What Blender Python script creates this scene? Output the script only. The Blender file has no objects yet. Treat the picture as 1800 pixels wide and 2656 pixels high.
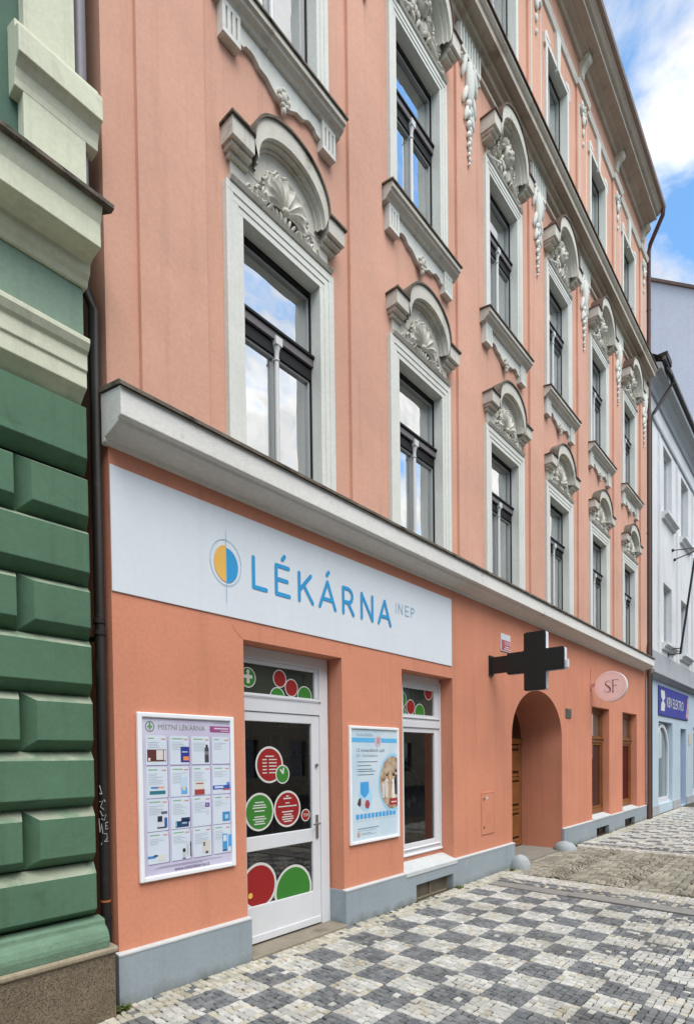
import bpy, math, random
from math import sin, cos, pi, radians, sqrt
from mathutils import Matrix, Vector
random.seed(7)
scn = bpy.context.scene
col = scn.collection

# ------------------------------------------------------------------ colours / materials
def lin(r, g, b):
    f = lambda c: (c/255/12.92) if c/255 <= .04045 else ((c/255+.055)/1.055)**2.4
    return (f(r), f(g), f(b), 1)

def newmat(name):
    m = bpy.data.materials.new(name); m.use_nodes = True
    nt = m.node_tree; nt.nodes.clear()
    out = nt.nodes.new('ShaderNodeOutputMaterial')
    return m, nt, out

def N(nt, t, **kw):
    n = nt.nodes.new(t)
    for k, v in kw.items():
        if k.startswith('i_'):
            n.inputs[int(k[2:])].default_value = v
        else:
            setattr(n, k, v)
    return n

def pos(nt, scale=(1, 1, 1)):
    g = N(nt, 'ShaderNodeNewGeometry')
    m = N(nt, 'ShaderNodeMapping'); m.inputs['Scale'].default_value = scale
    nt.links.new(g.outputs['Position'], m.inputs['Vector'])
    return m.outputs['Vector']

def mixc(nt, fac, a, b, mode='MIX'):
    n = N(nt, 'ShaderNodeMix', data_type='RGBA', blend_type=mode)
    L = nt.links.new
    if hasattr(fac, 'node'): L(fac, n.inputs[0])
    else: n.inputs[0].default_value = fac
    for s, v in ((6, a), (7, b)):
        if hasattr(v, 'node'): L(v, n.inputs[s])
        else: n.inputs[s].default_value = v
    return n.outputs[2]

def ramp(nt, fac, p0, p1, c0=(0, 0, 0, 1), c1=(1, 1, 1, 1)):
    r = N(nt, 'ShaderNodeValToRGB')
    r.color_ramp.elements[0].position = p0; r.color_ramp.elements[1].position = p1
    r.color_ramp.elements[0].color = c0; r.color_ramp.elements[1].color = c1
    nt.links.new(fac, r.inputs[0]); return r.outputs[0]

def noise(nt, scale, detail=4, rough=.55, sc=(1, 1, 1)):
    n = N(nt, 'ShaderNodeTexNoise')
    n.inputs['Scale'].default_value = scale; n.inputs['Detail'].default_value = detail
    n.inputs['Roughness'].default_value = rough
    nt.links.new(pos(nt, sc), n.inputs['Vector']); return n.outputs[0]

def surface(name, c, var=.12, vscale=.8, rough=.85, bump=.15, bscale=90, spots=None, streak=0, stain=None, metallic=0, fine=.06, spec=.3):
    """painted / plastered / stone surface: colour + large patches + fine grain + optional vertical streaks and stains"""
    m, nt, out = newmat(name); L = nt.links.new
    b = N(nt, 'ShaderNodeBsdfPrincipled')
    b.inputs['Roughness'].default_value = rough; b.inputs['Metallic'].default_value = metallic
    b.inputs['Specular IOR Level'].default_value = spec
    k = lambda f: (min(c[0]*f, 1), min(c[1]*f, 1), min(c[2]*f, 1), 1)
    colr = mixc(nt, ramp(nt, noise(nt, vscale, 5, .6), .3, .7), k(1-var), k(1+var))
    if fine: colr = mixc(nt, ramp(nt, noise(nt, bscale*.35, 3, .7), .3, .7), colr, mixc(nt, 1.0, colr, (1-2*fine,)*3+(1,), 'MULTIPLY'))
    if streak:
        s = ramp(nt, noise(nt, 1.0, 6, .65, (6, 6, .22)), .53, .70)
        colr = mixc(nt, s, colr, mixc(nt, 1.0, colr, (1-streak,)*3+(1,), 'MULTIPLY'))
    if stain:
        s = ramp(nt, noise(nt, stain[1], 6, .65), stain[2], stain[2]+.14)
        colr = mixc(nt, s, colr, stain[0])
    if spots:
        v = N(nt, 'ShaderNodeTexVoronoi'); v.inputs['Scale'].default_value = spots[1]
        L(pos(nt), v.inputs['Vector'])
        w = N(nt, 'ShaderNodeSeparateColor'); L(v.outputs['Color'], w.inputs[0])
        colr = mixc(nt, ramp(nt, w.outputs[0], spots[2], spots[2]+.3), colr, spots[0])
    L(colr, b.inputs['Base Color'])
    if bump:
        bp = N(nt, 'ShaderNodeBump'); bp.inputs['Strength'].default_value = bump; bp.inputs['Distance'].default_value = .02
        mx = N(nt, 'ShaderNodeMath', operation='ADD'); L(noise(nt, bscale, 3, .6), mx.inputs[0]); L(noise(nt, 3, 3, .5), mx.inputs[1])
        L(mx.outputs[0], bp.inputs['Height']); L(bp.outputs[0], b.inputs['Normal'])
    L(b.outputs[0], out.inputs[0]); return m

def paint(name, c, rough=.5, metallic=0, spec=.5):
    return surface(name, c, var=.04, vscale=3, rough=rough, bump=0, fine=0, metallic=metallic, spec=spec)

def grime_foot(m, z0, h, colr, strength=.75):
    """splash-water dirt along the foot of a wall: an irregular band from z0 up to about z0+h"""
    nt = m.node_tree; L = nt.links.new; b = [n for n in nt.nodes if n.type == 'BSDF_PRINCIPLED'][0]
    src = b.inputs['Base Color'].links[0].from_socket
    sx = N(nt, 'ShaderNodeSeparateXYZ'); L(pos(nt), sx.inputs[0])
    ad = N(nt, 'ShaderNodeMath', operation='MULTIPLY_ADD'); L(noise(nt, 5, 6, .7, (1, 1, .6)), ad.inputs[0]); ad.inputs[1].default_value = -2.2*h; L(sx.outputs[2], ad.inputs[2])
    r_ = ramp(nt, mapr(nt, ad.outputs[0], z0-1.35*h, z0-.35*h), 0, 1, (strength,)*3+(1,), (0, 0, 0, 1))
    L(mixc(nt, r_, src, colr), b.inputs['Base Color'])
def mapr(nt, v, a, b):
    n = N(nt, 'ShaderNodeMapRange'); nt.links.new(v, n.inputs[0]); n.inputs[1].default_value = a; n.inputs[2].default_value = b; return n.outputs[0]
def stone_islands(name, c0, c1, rough=.75, spots=None):
    m, nt, out = newmat(name); L = nt.links.new
    b = N(nt, 'ShaderNodeBsdfPrincipled'); b.inputs['Roughness'].default_value = rough
    g = N(nt, 'ShaderNodeNewGeometry')
    cc = mixc(nt, g.outputs['Random Per Island'], c0, c1)
    cc = mixc(nt, ramp(nt, noise(nt, 60, 4, .7), .3, .75), cc, mixc(nt, 1.0, cc, (.74, .74, .74, 1), 'MULTIPLY'))
    cc = mixc(nt, ramp(nt, noise(nt, 1.3, 4, .6), .45, .7), cc, mixc(nt, 1.0, cc, (.72, .70, .66, 1), 'MULTIPLY'))
    vo = N(nt, 'ShaderNodeTexVoronoi'); vo.inputs['Scale'].default_value = 2.6; L(pos(nt), vo.inputs['Vector'])
    cc = mixc(nt, ramp(nt, vo.outputs['Distance'], .045, .07, (1, 1, 1, 1), (0, 0, 0, 1)), cc, mixc(nt, 1.0, cc, (.55, .54, .52, 1), 'MULTIPLY'))
    L(cc, b.inputs['Base Color'])
    bp = N(nt, 'ShaderNodeBump'); bp.inputs['Strength'].default_value = .5; bp.inputs['Distance'].default_value = .01
    L(noise(nt, 45, 4, .6), bp.inputs['Height']); L(bp.outputs[0], b.inputs['Normal'])
    L(b.outputs[0], out.inputs[0]); return m

def mirror_glass(name, refl=.6, tint=(.03, .035, .04, 1), wob=.02):
    m, nt, out = newmat(name); L = nt.links.new
    d = N(nt, 'ShaderNodeBsdfDiffuse'); d.inputs[0].default_value = tint
    g = N(nt, 'ShaderNodeBsdfGlossy'); g.inputs['Roughness'].default_value = .01; g.inputs[0].default_value = (.93, .97, 1, 1)
    bp = N(nt, 'ShaderNodeBump'); bp.inputs['Strength'].default_value = wob; bp.inputs['Distance'].default_value = .3
    L(noise(nt, 1.6, 1, .4), bp.inputs['Height']); L(bp.outputs[0], g.inputs['Normal'])
    f = N(nt, 'ShaderNodeLayerWeight'); f.inputs['Blend'].default_value = .35
    mr = N(nt, 'ShaderNodeMapRange'); mr.inputs['To Min'].default_value = refl*.75; mr.inputs['To Max'].default_value = min(1, refl*1.3)
    L(f.outputs['Facing'], mr.inputs['Value'])
    mx = N(nt, 'ShaderNodeMixShader'); L(mr.outputs[0], mx.inputs[0]); L(d.outputs[0], mx.inputs[1]); L(g.outputs[0], mx.inputs[2])
    L(mx.outputs[0], out.inputs[0]); return m

def pane_glass(name, lo=.60, hi=.9):
    m, nt, out = newmat(name); L = nt.links.new
    t = N(nt, 'ShaderNodeBsdfTransparent'); t.inputs[0].default_value = (.85, .89, .88, 1)
    g = N(nt, 'ShaderNodeBsdfGlossy'); g.inputs['Roughness'].default_value = .008; g.inputs[0].default_value = (.97, .99, 1, 1)
    bp = N(nt, 'ShaderNodeBump'); bp.inputs['Strength'].default_value = .035; bp.inputs['Distance'].default_value = .3
    L(noise(nt, 1.5, 2, .5), bp.inputs['Height']); L(bp.outputs[0], g.inputs['Normal'])
    f = N(nt, 'ShaderNodeLayerWeight'); f.inputs['Blend'].default_value = .35
    mr = N(nt, 'ShaderNodeMapRange'); mr.inputs['To Min'].default_value = lo; mr.inputs['To Max'].default_value = hi
    L(f.outputs['Facing'], mr.inputs['Value'])
    mx = N(nt, 'ShaderNodeMixShader'); L(mr.outputs[0], mx.inputs[0]); L(t.outputs[0], mx.inputs[1]); L(g.outputs[0], mx.inputs[2])
    L(mx.outputs[0], out.inputs[0]); return m

def clear_glass(name, tint=(.72, .76, .74, 1), blend=.12):
    m, nt, out = newmat(name); L = nt.links.new
    t = N(nt, 'ShaderNodeBsdfTransparent'); t.inputs[0].default_value = tint
    g = N(nt, 'ShaderNodeBsdfGlossy'); g.inputs['Roughness'].default_value = .015
    f = N(nt, 'ShaderNodeFresnel'); f.inputs[0].default_value = 2.3
    mx = N(nt, 'ShaderNodeMixShader'); L(f.outputs[0], mx.inputs[0]); L(t.outputs[0], mx.inputs[1]); L(g.outputs[0], mx.inputs[2])
    L(mx.outputs[0], out.inputs[0]); return m

M = {}
M['upper'] = surface('peach_render', lin(214, 165, 143), .10, .7, .9, .09, 90, streak=.16, stain=(lin(208, 154, 136), 1.3, .60))
M['lower'] = surface('terracotta_render', lin(211, 141, 113), .09, .8, .9, .16, 80, streak=.10, stain=(lin(204, 134, 108), 1.6, .60))
M['trim'] = surface('grey_stucco', lin(222, 222, 214), .06, 1.2, .9, .12, 80, streak=.10)
M['hood'] = surface('weathered_stucco', lin(208, 204, 192), .10, 1.5, .9, .15, 70, streak=.22, stain=(lin(130, 120, 100), 2.5, .60))
M['ledge'] = surface('chalky_white_render', lin(228, 226, 220), .06, 1.0, .9, .2, 50, stain=(lin(150, 146, 136), 5, .66))
M['flash'] = surface('dirty_roofing_felt', lin(112, 103, 92), .3, 4, .9, .3, 40, stain=(lin(60, 58, 48), 6, .5))
M['flash_brown'] = surface('brown_sheet_metal', lin(104, 84, 74), .2, 3, .7, .1, 40)
M['soffit'] = surface('cornice_plaster', lin(186, 177, 166), .12, 1.2, .9, .15, 60, streak=.2)
M['plinth'] = surface('blue_grey_plinth_paint', lin(150, 161, 168), .06, 1.4, .8, .1, 70, stain=(lin(176, 182, 184), 1.7, .64), streak=.10)
grime_foot(M['plinth'], 0, .13, lin(104, 106, 100))
M['plinth_edge'] = surface('pale_plinth_edge', lin(196, 200, 200), .05, 3, .8, .1, 60)
M['blackframe'] = paint('black_gloss_frame', lin(27, 27, 27), .6, 0, .25)
M['fascia'] = paint('grey_transom', lin(104, 98, 100), .5)
M['sash'] = paint('grey_sash', lin(158, 160, 158), .45)
M['sash_light'] = paint('pale_sash', lin(206, 206, 204), .45)
M['upglass'] = pane_glass('reflecting_glass')
M['curtain'] = surface('net_curtain', lin(226, 226, 220), .05, 3, .9, 0, 40)
M['room'] = surface('room_plaster', lin(150, 142, 130), .1, 1, .9, 0, 20)
M['glass'] = clear_glass('shop_glass')
M['white'] = surface('white_gloss_paint', lin(214, 216, 220), .03, 2, .4, .03, 30, fine=.02, spec=.5)
M['signwhite'] = surface('white_sign_paint', lin(216, 222, 228), .03, .9, .7, .05, 60, streak=.04, fine=.02)
M['blue'] = paint('sign_blue', lin(40, 148, 204), .6)
M['paleblue'] = paint('sign_pale_blue', lin(150, 185, 210), .6)
M['yellow'] = paint('sign_yellow', lin(230, 178, 84), .6)
M['interior'] = surface('dim_interior', lin(104, 96, 88), .3, 2, .9, 0, 20)
M['red'] = paint('sticker_red', lin(146, 34, 34), .6, 0, .3)
M['green'] = paint('sticker_green', lin(56, 122, 46), .6, 0, .3)
M['stickwhite'] = paint('sticker_white', lin(205, 206, 200), .5)
M['steel'] = paint('brushed_steel', lin(150, 150, 148), .35, .8)
M['alu'] = surface('silver_frame', lin(236, 237, 240), .03, 3, .35, 0, 20, fine=0, spec=.6)
M['g_wall'] = surface('green_render', lin(86, 119, 95), .12, 1.6, .85, .12, 60, streak=.18, stain=(lin(72, 100, 80), 3.5, .62))
M['g_dark'] = surface('deep_green_render', lin(84, 112, 98), .1, 1.3, .85, .12, 90)
M['g_frieze'] = surface('sage_render', lin(134, 156, 138), .06, 1.0, .85, .12, 90, streak=.12)
M['g_cream'] = surface('cream_green_render', lin(216, 218, 194), .06, 1.0, .85, .12, 70, streak=.16, stain=(lin(160, 158, 128), 2.2, .64))
M['g_base'] = surface('worn_green_stone', lin(108, 136, 114), .15, 4, .8, .3, 50, stain=(lin(70, 92, 76), 7, .58))
M['granite'] = surface('brown_granite', lin(136, 122, 102), .14, 5, .6, .2, 160, spots=(lin(70, 60, 50), 190, .55), fine=.2)
M['granite_cap'] = surface('granite_edge', lin(158, 146, 124), .16, 6, .65, .2, 120, fine=.15)
M['pipe'] = surface('dark_pipe', lin(40, 37, 35), .2, 3, .55, .05, 40, stain=(lin(84, 72, 64), 4, .6))
M['pipe_brown'] = surface('brown_pipe', lin(98, 72, 64), .1, 2, .55, .02, 40)
M['pipe_grey'] = surface('lilac_grey_pipe', lin(128, 124, 132), .06, 2, .5, .02, 40)
M['rust'] = paint('rusty_ring', lin(170, 100, 50), .7)
M['chalk'] = paint('chalk_white', lin(205, 205, 205), .8)
M['wood'] = surface('varnished_oak', lin(134, 86, 48), .2, 3, .45, .1, 40, streak=.3)
M['wood_dark'] = surface('dark_oak', lin(84, 54, 34), .2, 3, .5, .1, 40)
M['redcloth'] = surface('maroon_board', lin(92, 30, 30), .15, 2, .6, .05, 40)
M['matrix'] = surface('black_led_matrix', lin(26, 29, 28), .2, 4, .5, .3, 300, fine=.1)
def led():
    m = M['matrix']; nt = m.node_tree; b = [n for n in nt.nodes if n.type == 'BSDF_PRINCIPLED'][0]
    v = N(nt, 'ShaderNodeTexVoronoi'); v.inputs['Scale'].default_value = 38; v.inputs['Randomness'].default_value = 0
    nt.links.new(pos(nt, (0, 1, 1)), v.inputs['Vector'])
    nt.links.new(mixc(nt, ramp(nt, v.outputs['Distance'], .22, .34), lin(44, 49, 46), lin(22, 24, 23)), b.inputs['Base Color'])
led()
M['black'] = paint('black_casing', lin(16, 16, 17), .5)
M['pink'] = paint('pale_pink_disc', lin(247, 211, 205), .5)
M['plum'] = paint('plum_letters', lin(120, 52, 70), .5)
M['plate_red'] = paint('enamel_red', lin(178, 46, 44), .25)
M['n_wall'] = surface('pale_grey_render', lin(218, 219, 219), .09, .7, .9, .12, 60, streak=.2, stain=(lin(170, 172, 174), 1.2, .62))
M['n_blue'] = surface('pale_blue_render', lin(184, 201, 214), .05, 1, .85, .1, 70)
M['n_grey'] = surface('grey_band', lin(168, 172, 176), .08, 1, .85, .1, 70)
M['n_sign'] = paint('indigo_board', lin(70, 74, 150), .85, 0, .15)
M['n_door'] = paint('blue_door', lin(78, 112, 168), .4)
M['lilac'] = surface('lilac_firewall', lin(206, 206, 218), .06, .25, .9, .1, 30, streak=.08)
M['bed'] = surface('joint_grit', lin(78, 73, 64), .2, 6, .95, .4, 90)
M['slab'] = surface('granite_slab', lin(142, 140, 136), .12, 3, .7, .15, 120, fine=.12)
M['asphalt'] = surface('asphalt', (.05, .05, .052, 1), .2, 3, .9, .4, 200)
M['step'] = surface('worn_concrete_step', lin(140, 132, 118), .15, 3, .85, .2, 80, stain=(lin(104, 98, 86), 4, .55))
M['set_w'] = stone_islands('light_sett', lin(180, 180, 174), lin(212, 211, 204))
M['set_c'] = stone_islands('cream_sett', lin(176, 170, 152), lin(212, 206, 190))
M['set_d'] = stone_islands('dark_sett', lin(100, 104, 107), lin(134, 136, 137))
M['set_b'] = stone_islands('cobble', lin(124, 120, 106), lin(172, 166, 150))
M['leafg'] = surface('weed_green', lin(84, 96, 44), .3, 20, .7, 0, 40)
M['guard'] = surface('painted_stone', lin(166, 172, 174), .1, 5, .8, .25, 40)

# ------------------------------------------------------------------ mesh builder
class MB:
    def __init__(s): s.v = []; s.f = []; s.m = []; s.mi = 0
    def add(s, vs, fs):
        o = len(s.v); s.v += [tuple(p) for p in vs]
        for f in fs: s.f.append(tuple(i+o for i in f)); s.m.append(s.mi)
        return s
    def quad(s, a, b, c, d): return s.add([a, b, c, d], [(0, 1, 2, 3)])
    def box(s, x0, x1, y0, y1, z0, z1):
        return s.add([(x0, y0, z0), (x1, y0, z0), (x1, y1, z0), (x0, y1, z0), (x0, y0, z1), (x1, y0, z1), (x1, y1, z1), (x0, y1, z1)],
                     [(0, 3, 2, 1), (4, 5, 6, 7), (0, 1, 5, 4), (1, 2, 6, 5), (2, 3, 7, 6), (3, 0, 4, 7)])
    def prism(s, pts, y0, y1):
        """polygon given in (x,z), counter-clockwise seen from -y, extruded from y0 (front) to y1 (back)"""
        n = len(pts)
        vs = [(x, y0, z) for x, z in pts]+[(x, y1, z) for x, z in pts]
        fs = [tuple(range(n)), tuple(range(2*n-1, n-1, -1))]+[(i, i+n, (i+1) % n+n, (i+1) % n) for i in range(n)]
        return s.add(vs, fs)
    def prof(s, pts, x0, x1, r0=0, r1=0):
        """profile in (y,z) swept along x; r0/r1: ends mitred outward by r*depth"""
        n = len(pts)
        vs = [(x0-r0*max(0, -y), y, z) for y, z in pts]+[(x1+r1*max(0, -y), y, z) for y, z in pts]
        fs = [tuple(range(n-1, -1, -1)), tuple(range(n, 2*n))]+[(i, (i+1) % n, (i+1) % n+n, i+n) for i in range(n)]
        return s.add(vs, fs)
    def strip(s, A, B):
        n = len(A)
        return s.add(list(A)+list(B), [(i, i+1, i+1+n, i+n) for i in range(n-1)])
    def tube(s, path, r, k=8, cap=True):
        P = [Vector(p) for p in path]; rs = r if isinstance(r, (list, tuple)) else [r]*len(P)
        vs = []; up = Vector((0, 0, 1))
        for i, p in enumerate(P):
            t = (P[min(i+1, len(P)-1)]-P[max(i-1, 0)]).normalized()
            a = t.cross(up)
            if a.length < .05: a = t.cross(Vector((1, 0, 0)))
            a.normalize(); b = t.cross(a)
            vs += [p+(a*cos(2*pi*j/k)+b*sin(2*pi*j/k))*rs[i] for j in range(k)]
        fs = [(i*k+j, i*k+(j+1) % k, (i+1)*k+(j+1) % k, (i+1)*k+j) for i in range(len(P)-1) for j in range(k)]
        if cap: fs += [tuple(range(k-1, -1, -1)), tuple(range((len(P)-1)*k, len(P)*k))]
        return s.add(vs, fs)
    def ell(s, c, r, rot=0, nu=10, nv=7, zmin=None):
        vs = []; ca, sa = cos(rot), sin(rot)
        for i in range(nv+1):
            th = pi*i/nv
            for j in range(nu):
                ph = 2*pi*j/nu
                x, y, z = r[0]*sin(th)*cos(ph), r[1]*sin(th)*sin(ph), r[2]*cos(th)
                vs.append((c[0]+x*ca-z*sa, c[1]+y, c[2]+x*sa+z*ca))
        fs = [(i*nu+j, i*nu+(j+1) % nu, (i+1)*nu+(j+1) % nu, (i+1)*nu+j) for i in range(nv) for j in range(nu)]
        return s.add(vs, fs)
    def disc(s, cx, cz, rx, rz, y, n=40, x0=-1e9, x1=1e9, z0=-1e9, z1=1e9, a0=0, a1=2*pi):
        pts = [(min(max(cx+rx*cos(a0+(a1-a0)*i/n), x0), x1), y, min(max(cz+rz*sin(a0+(a1-a0)*i/n), z0), z1)) for i in range(n if a1-a0 > 6.28 else n+1)]
        return s.add(pts, [tuple(range(len(pts)))])
    def ring(s, cx, cz, rx, rz, w, y, n=48):
        A = [(cx+rx*cos(2*pi*i/n), y, cz+rz*sin(2*pi*i/n)) for i in range(n+1)]
        B = [(cx+(rx-w)*cos(2*pi*i/n), y, cz+(rz-w)*sin(2*pi*i/n)) for i in range(n+1)]
        return s.strip(A, B)
    def stroke(s, pts, w, y, k=8):
        """flat rounded pen stroke in the plane y"""
        y -= .00012*getattr(s, 'ns', 0)
        for (ax, az), (bx, bz) in zip(pts[:-1], pts[1:]):
            s.ns = getattr(s, 'ns', 0)+1; d = Vector((bx-ax, bz-az)); a = math.atan2(d.y, d.x); h = w/2
            q = [(bx+h*cos(a-pi/2+pi*i/k), y, bz+h*sin(a-pi/2+pi*i/k)) for i in range(k+1)]
            q += [(ax+h*cos(a+pi/2+pi*i/k), y, az+h*sin(a+pi/2+pi*i/k)) for i in range(k+1)]
            s.add(q, [tuple(range(len(q)))]); y -= .00012
        return s
    def rect(s, x0, x1, z0, z1, y): return s.quad((x0, y, z0), (x1, y, z0), (x1, y, z1), (x0, y, z1))
    def build(s, name, mat, parent=None, smooth=None, bevel=0, seg=2):
        me = bpy.data.meshes.new(name); me.from_pydata(s.v, [], s.f)
        for mm in (mat if isinstance(mat, (list, tuple)) else [mat]): me.materials.append(mm)
        if any(s.m): me.polygons.foreach_set('material_index', s.m)
        if smooth is not None:
            me.polygons.foreach_set('use_smooth', [True]*len(me.polygons))
            me.set_sharp_from_angle(angle=radians(smooth))
        me.update()
        o = bpy.data.objects.new(name, me); col.objects.link(o)
        if parent: o.parent = parent
        if bevel:
            b = o.modifiers.new('bevel', 'BEVEL'); b.width = bevel; b.segments = seg; b.limit_method = 'ANGLE'; b.angle_limit = radians(40)
        return o

def text(mb, s, x0, x1, z0, z1, y, shear=0):
    """write s with the built-in font, stretched into the rectangle, as flat faces in plane y"""
    cu = bpy.data.curves.new('lettering', 'FONT'); cu.body = s; cu.resolution_u = 3
    ob = bpy.data.objects.new('lettering', cu)
    me = bpy.data.meshes.new_from_object(ob)
    xs = [v.co.x for v in me.vertices]; zs = [v.co.y for v in me.vertices]
    if xs:
        ax, bx, az, bz = min(xs), max(xs), min(zs), max(zs)
        vs = [(x0+(v.co.x-ax)/(bx-ax)*(x1-x0)+shear*(v.co.y-az), y, z0+(v.co.y-az)/(bz-az)*(z1-z0)) for v in me.vertices]
        mb.add(vs, [tuple(p.vertices) for p in me.polygons])
    bpy.data.meshes.remove(me); bpy.data.objects.remove(ob); bpy.data.curves.remove(cu)
    return mb

def tag(o, label=None, cat=None, group=None, kind=None):
    if label: o['label'] = label
    if cat: o['category'] = cat
    if group: o['group'] = group
    if kind: o['kind'] = kind
    return o
def thing(name, label, cat, loc=(0, 0, 0), group=None):
    o = bpy.data.objects.new(name, None); col.objects.link(o); o.location = loc; o.empty_display_size = .2
    return tag(o, label, cat, group)
def keep(o, parent):
    """parent o under an Empty that is not at the origin, keeping world coordinates of the mesh"""
    o.parent = parent; o.matrix_parent_inverse = Matrix.Translation(parent.location).inverted(); return o
def copy_tree(o, dx, parent=None):
    c = o.copy(); col.objects.link(c)
    if parent: c.parent = parent
    if dx: c.location.x += dx
    for ch in list(o.children):
        k = copy_tree(ch, 0, c)
    return c

# wall sheet with rectangular holes in plane y
def wall_sheet(mb, x0, x1, z0, z1, y, holes, reveal=None):
    xs = sorted({x0, x1, *[h[0] for h in holes], *[h[1] for h in holes]})
    zs = sorted({z0, z1, *[h[2] for h in holes], *[h[3] for h in holes]})
    idx = {}; vs = []
    def V(x, z):
        if (x, z) not in idx: idx[(x, z)] = len(vs); vs.append((x, y, z))
        return idx[(x, z)]
    fs = []
    for a, b in zip(xs[:-1], xs[1:]):
        for c, d in zip(zs[:-1], zs[1:]):
            mx, mz = (a+b)/2, (c+d)/2
            if any(h[0] < mx < h[1] and h[2] < mz < h[3] for h in holes): continue
            fs.append((V(a, c), V(b, c), V(b, d), V(a, d)))
    mb.add(vs, fs)
    for h in holes:
        r = h[4] if len(h) > 4 else None
        if r:
            a, b, c, d = h[:4]; q = y+r
            mb.quad((a, y, c), (a, y, d), (a, q, d), (a, q, c))
            mb.quad((b, y, d), (b, y, c), (b, q, c), (b, q, d))
            mb.quad((a, y, d), (b, y, d), (b, q, d), (a, q, d))
            mb.quad((b, y, c), (a, y, c), (a, q, c), (b, q, c))

PN = {}
def pm(*c):
    if c not in PN: PN[c] = paint('print_%d_%d_%d' % c, lin(*c), .45)
    return PN[c]
# ================================================================== ORANGE BUILDING
XL, XR = 2.26, 19.0
house = thing('apartment_house', 'tall peach and terracotta apartment house with shell pediments and a pharmacy at street level', 'building', (10.6, 0, 0))
def part(name, mb, mat, parent=None, **k):
    o = mb.build(name, mat, None, **k)
    p = parent or house
    if p is house: keep(o, house)
    else:
        o.parent = p; o.matrix_parent_inverse = p.matrix_world_i if hasattr(p, 'matrix_world_i') else Matrix.Identity(4)
        o.matrix_parent_inverse = Matrix.Identity(4)
    return o
# every part directly under the house keeps world coordinates; sub-parts inherit from a part whose own local matrix is identity.

WX = [4.15, 6.70, 9.30, 11.83, 14.44, 17.08]
PIL = [(2.54, 3.20), (5.20, 5.83), (7.70, 8.38), (10.35, 11.0), (12.95, 13.6), (15.6, 16.22), (18.22, 18.86)]
HW = .53

# lower wall with arched gateway
low = MB()
AX0, AX1, ASP, ATOP = 9.56, 12.0, 2.25, 3.19
holes = [(3.57, 5.01, 0, 3.10, .30), (6.21, 7.52, .42, 3.11, .30), (AX0, AX1, 0, ATOP), (13.93, 15.29, .44, 3.09, .24), (16.47, 17.93, .44, 3.09, .24), (6.40, 7.46, 0, .26), (14.08, 15.14, 0, .24), (16.52, 17.54, 0, .24)]
wall_sheet(low, XL, XR, 0, 4.46, 0, holes)
n = 36; acx = (AX0+AX1)/2; arx = (AX1-AX0)/2; arz = ATOP-ASP
arc = [(acx-arx*cos(pi*i/n), ASP+arz*sin(pi*i/n)**.92) for i in range(n+1)]
for (x0, z0), (x1, z1) in zip(arc[:-1], arc[1:]):
    low.quad((x0, 0, z0), (x1, 0, z1), (x1, 0, ATOP), (x0, 0, ATOP))
pts = [(AX0, 0)]+arc+[(AX1, 0)]
low.strip([(x, 0, z) for x, z in pts], [(x, .89, z) for x, z in pts])
low.quad((XL, 0, 0), (XL, 9, 0), (XL, 9, 4.46), (XL, 0, 4.46)); low.quad((XR, 0, 0), (XR, 0, 4.46), (XR, 9, 4.46), (XR, 9, 0))
lw = part('street_floor_wall', low, M['lower'])
ckm = surface('crack_brown', lin(150, 96, 76), .1, 3, .9, 0, 20)  # brown for the hairline cracks stroked on the wall
for pts in ([(5.13, 3.275), (5.16, 3.235), (5.15, 3.20), (5.18, 3.16)], [(8.2, 2.9), (8.24, 2.62), (8.21, 2.4), (8.26, 2.15)], [(12.9, 3.6), (12.94, 3.3), (12.9, 3.05)], [(3.56, 3.10), (3.47, 3.17), (3.44, 3.22)], [(5.9, .62), (5.95, .75), (5.93, .85)]): part('crack', MB().stroke(pts, .004, -.0012), ckm, lw)

up = MB()
uh = []
for x in WX:
    uh += [(x-HW-.05, x+HW+.05, 4.7, 7.12), (x-HW-.05, x+HW+.05, 9.0, 11.4), (x-HW-.05, x+HW+.05, 13.2, 15.72)]
wall_sheet(up, XL, XR, 4.46, 17.5, 0, uh)
up.quad((XL, 0, 4.46), (XL, 9, 4.46), (XL, 9, 17.5), (XL, 0, 17.5)); up.quad((XR, 0, 4.46), (XR, 0, 17.5), (XR, 9, 17.5), (XR, 9, 4.46))
up.quad((XL, 0, 17.5), (XL, 9, 17.5), (XR, 9, 17.5), (XR, 0, 17.5)); up.quad((XL, 9, 0), (XL, 9, 17.5), (XR, 9, 17.5), (XR, 9, 0))
part('upper_wall', up, M['upper'])

for a, b in PIL:
    p = MB(); p.box(a, b, -.045, .02, 4.70, 12.60); p.box(a, b, -.045, .02, 13.15, 16.36)
    part('pilaster', p, M['upper'], bevel=.006)

# plinth with basement window openings, returns into the doorways
pl = MB()
def plinth_run(x0, x1, hs):
    wall_sheet(pl, x0, x1, -.12, .41, -.045, [(h[0], h[1], h[2], h[3], .2) for h in hs])
    pl.quad((x0, -.045, .41), (x1, -.045, .41), (x1, .01, .418), (x0, .01, .418))
    pl.quad((x0, -.045, -.12), (x0, .01, -.12), (x0, .01, .41), (x0, -.045, .41)); pl.quad((x1, -.045, -.12), (x1, -.045, .41), (x1, .01, .41), (x1, .01, -.12))
plinth_run(XL-.025, 3.585, []); plinth_run(4.985, AX0+.01, [(6.44, 7.42, -.03, .225)])
plinth_run(AX1-.01, XR+.01, [(14.12, 15.1, -.03, .205), (16.53, 17.53, -.03, .205)])
pl.quad((XL-.025, .01, -.12), (XL-.025, 3, -.12), (XL-.025, 3, .41), (XL-.025, .01, .41))
pl.box(4.985, 5.03, .012, .295, -.1, .412); pl.box(3.55, 3.585, .012, .295, -.1, .412)
plo = part('plinth', pl, M['plinth'])
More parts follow.
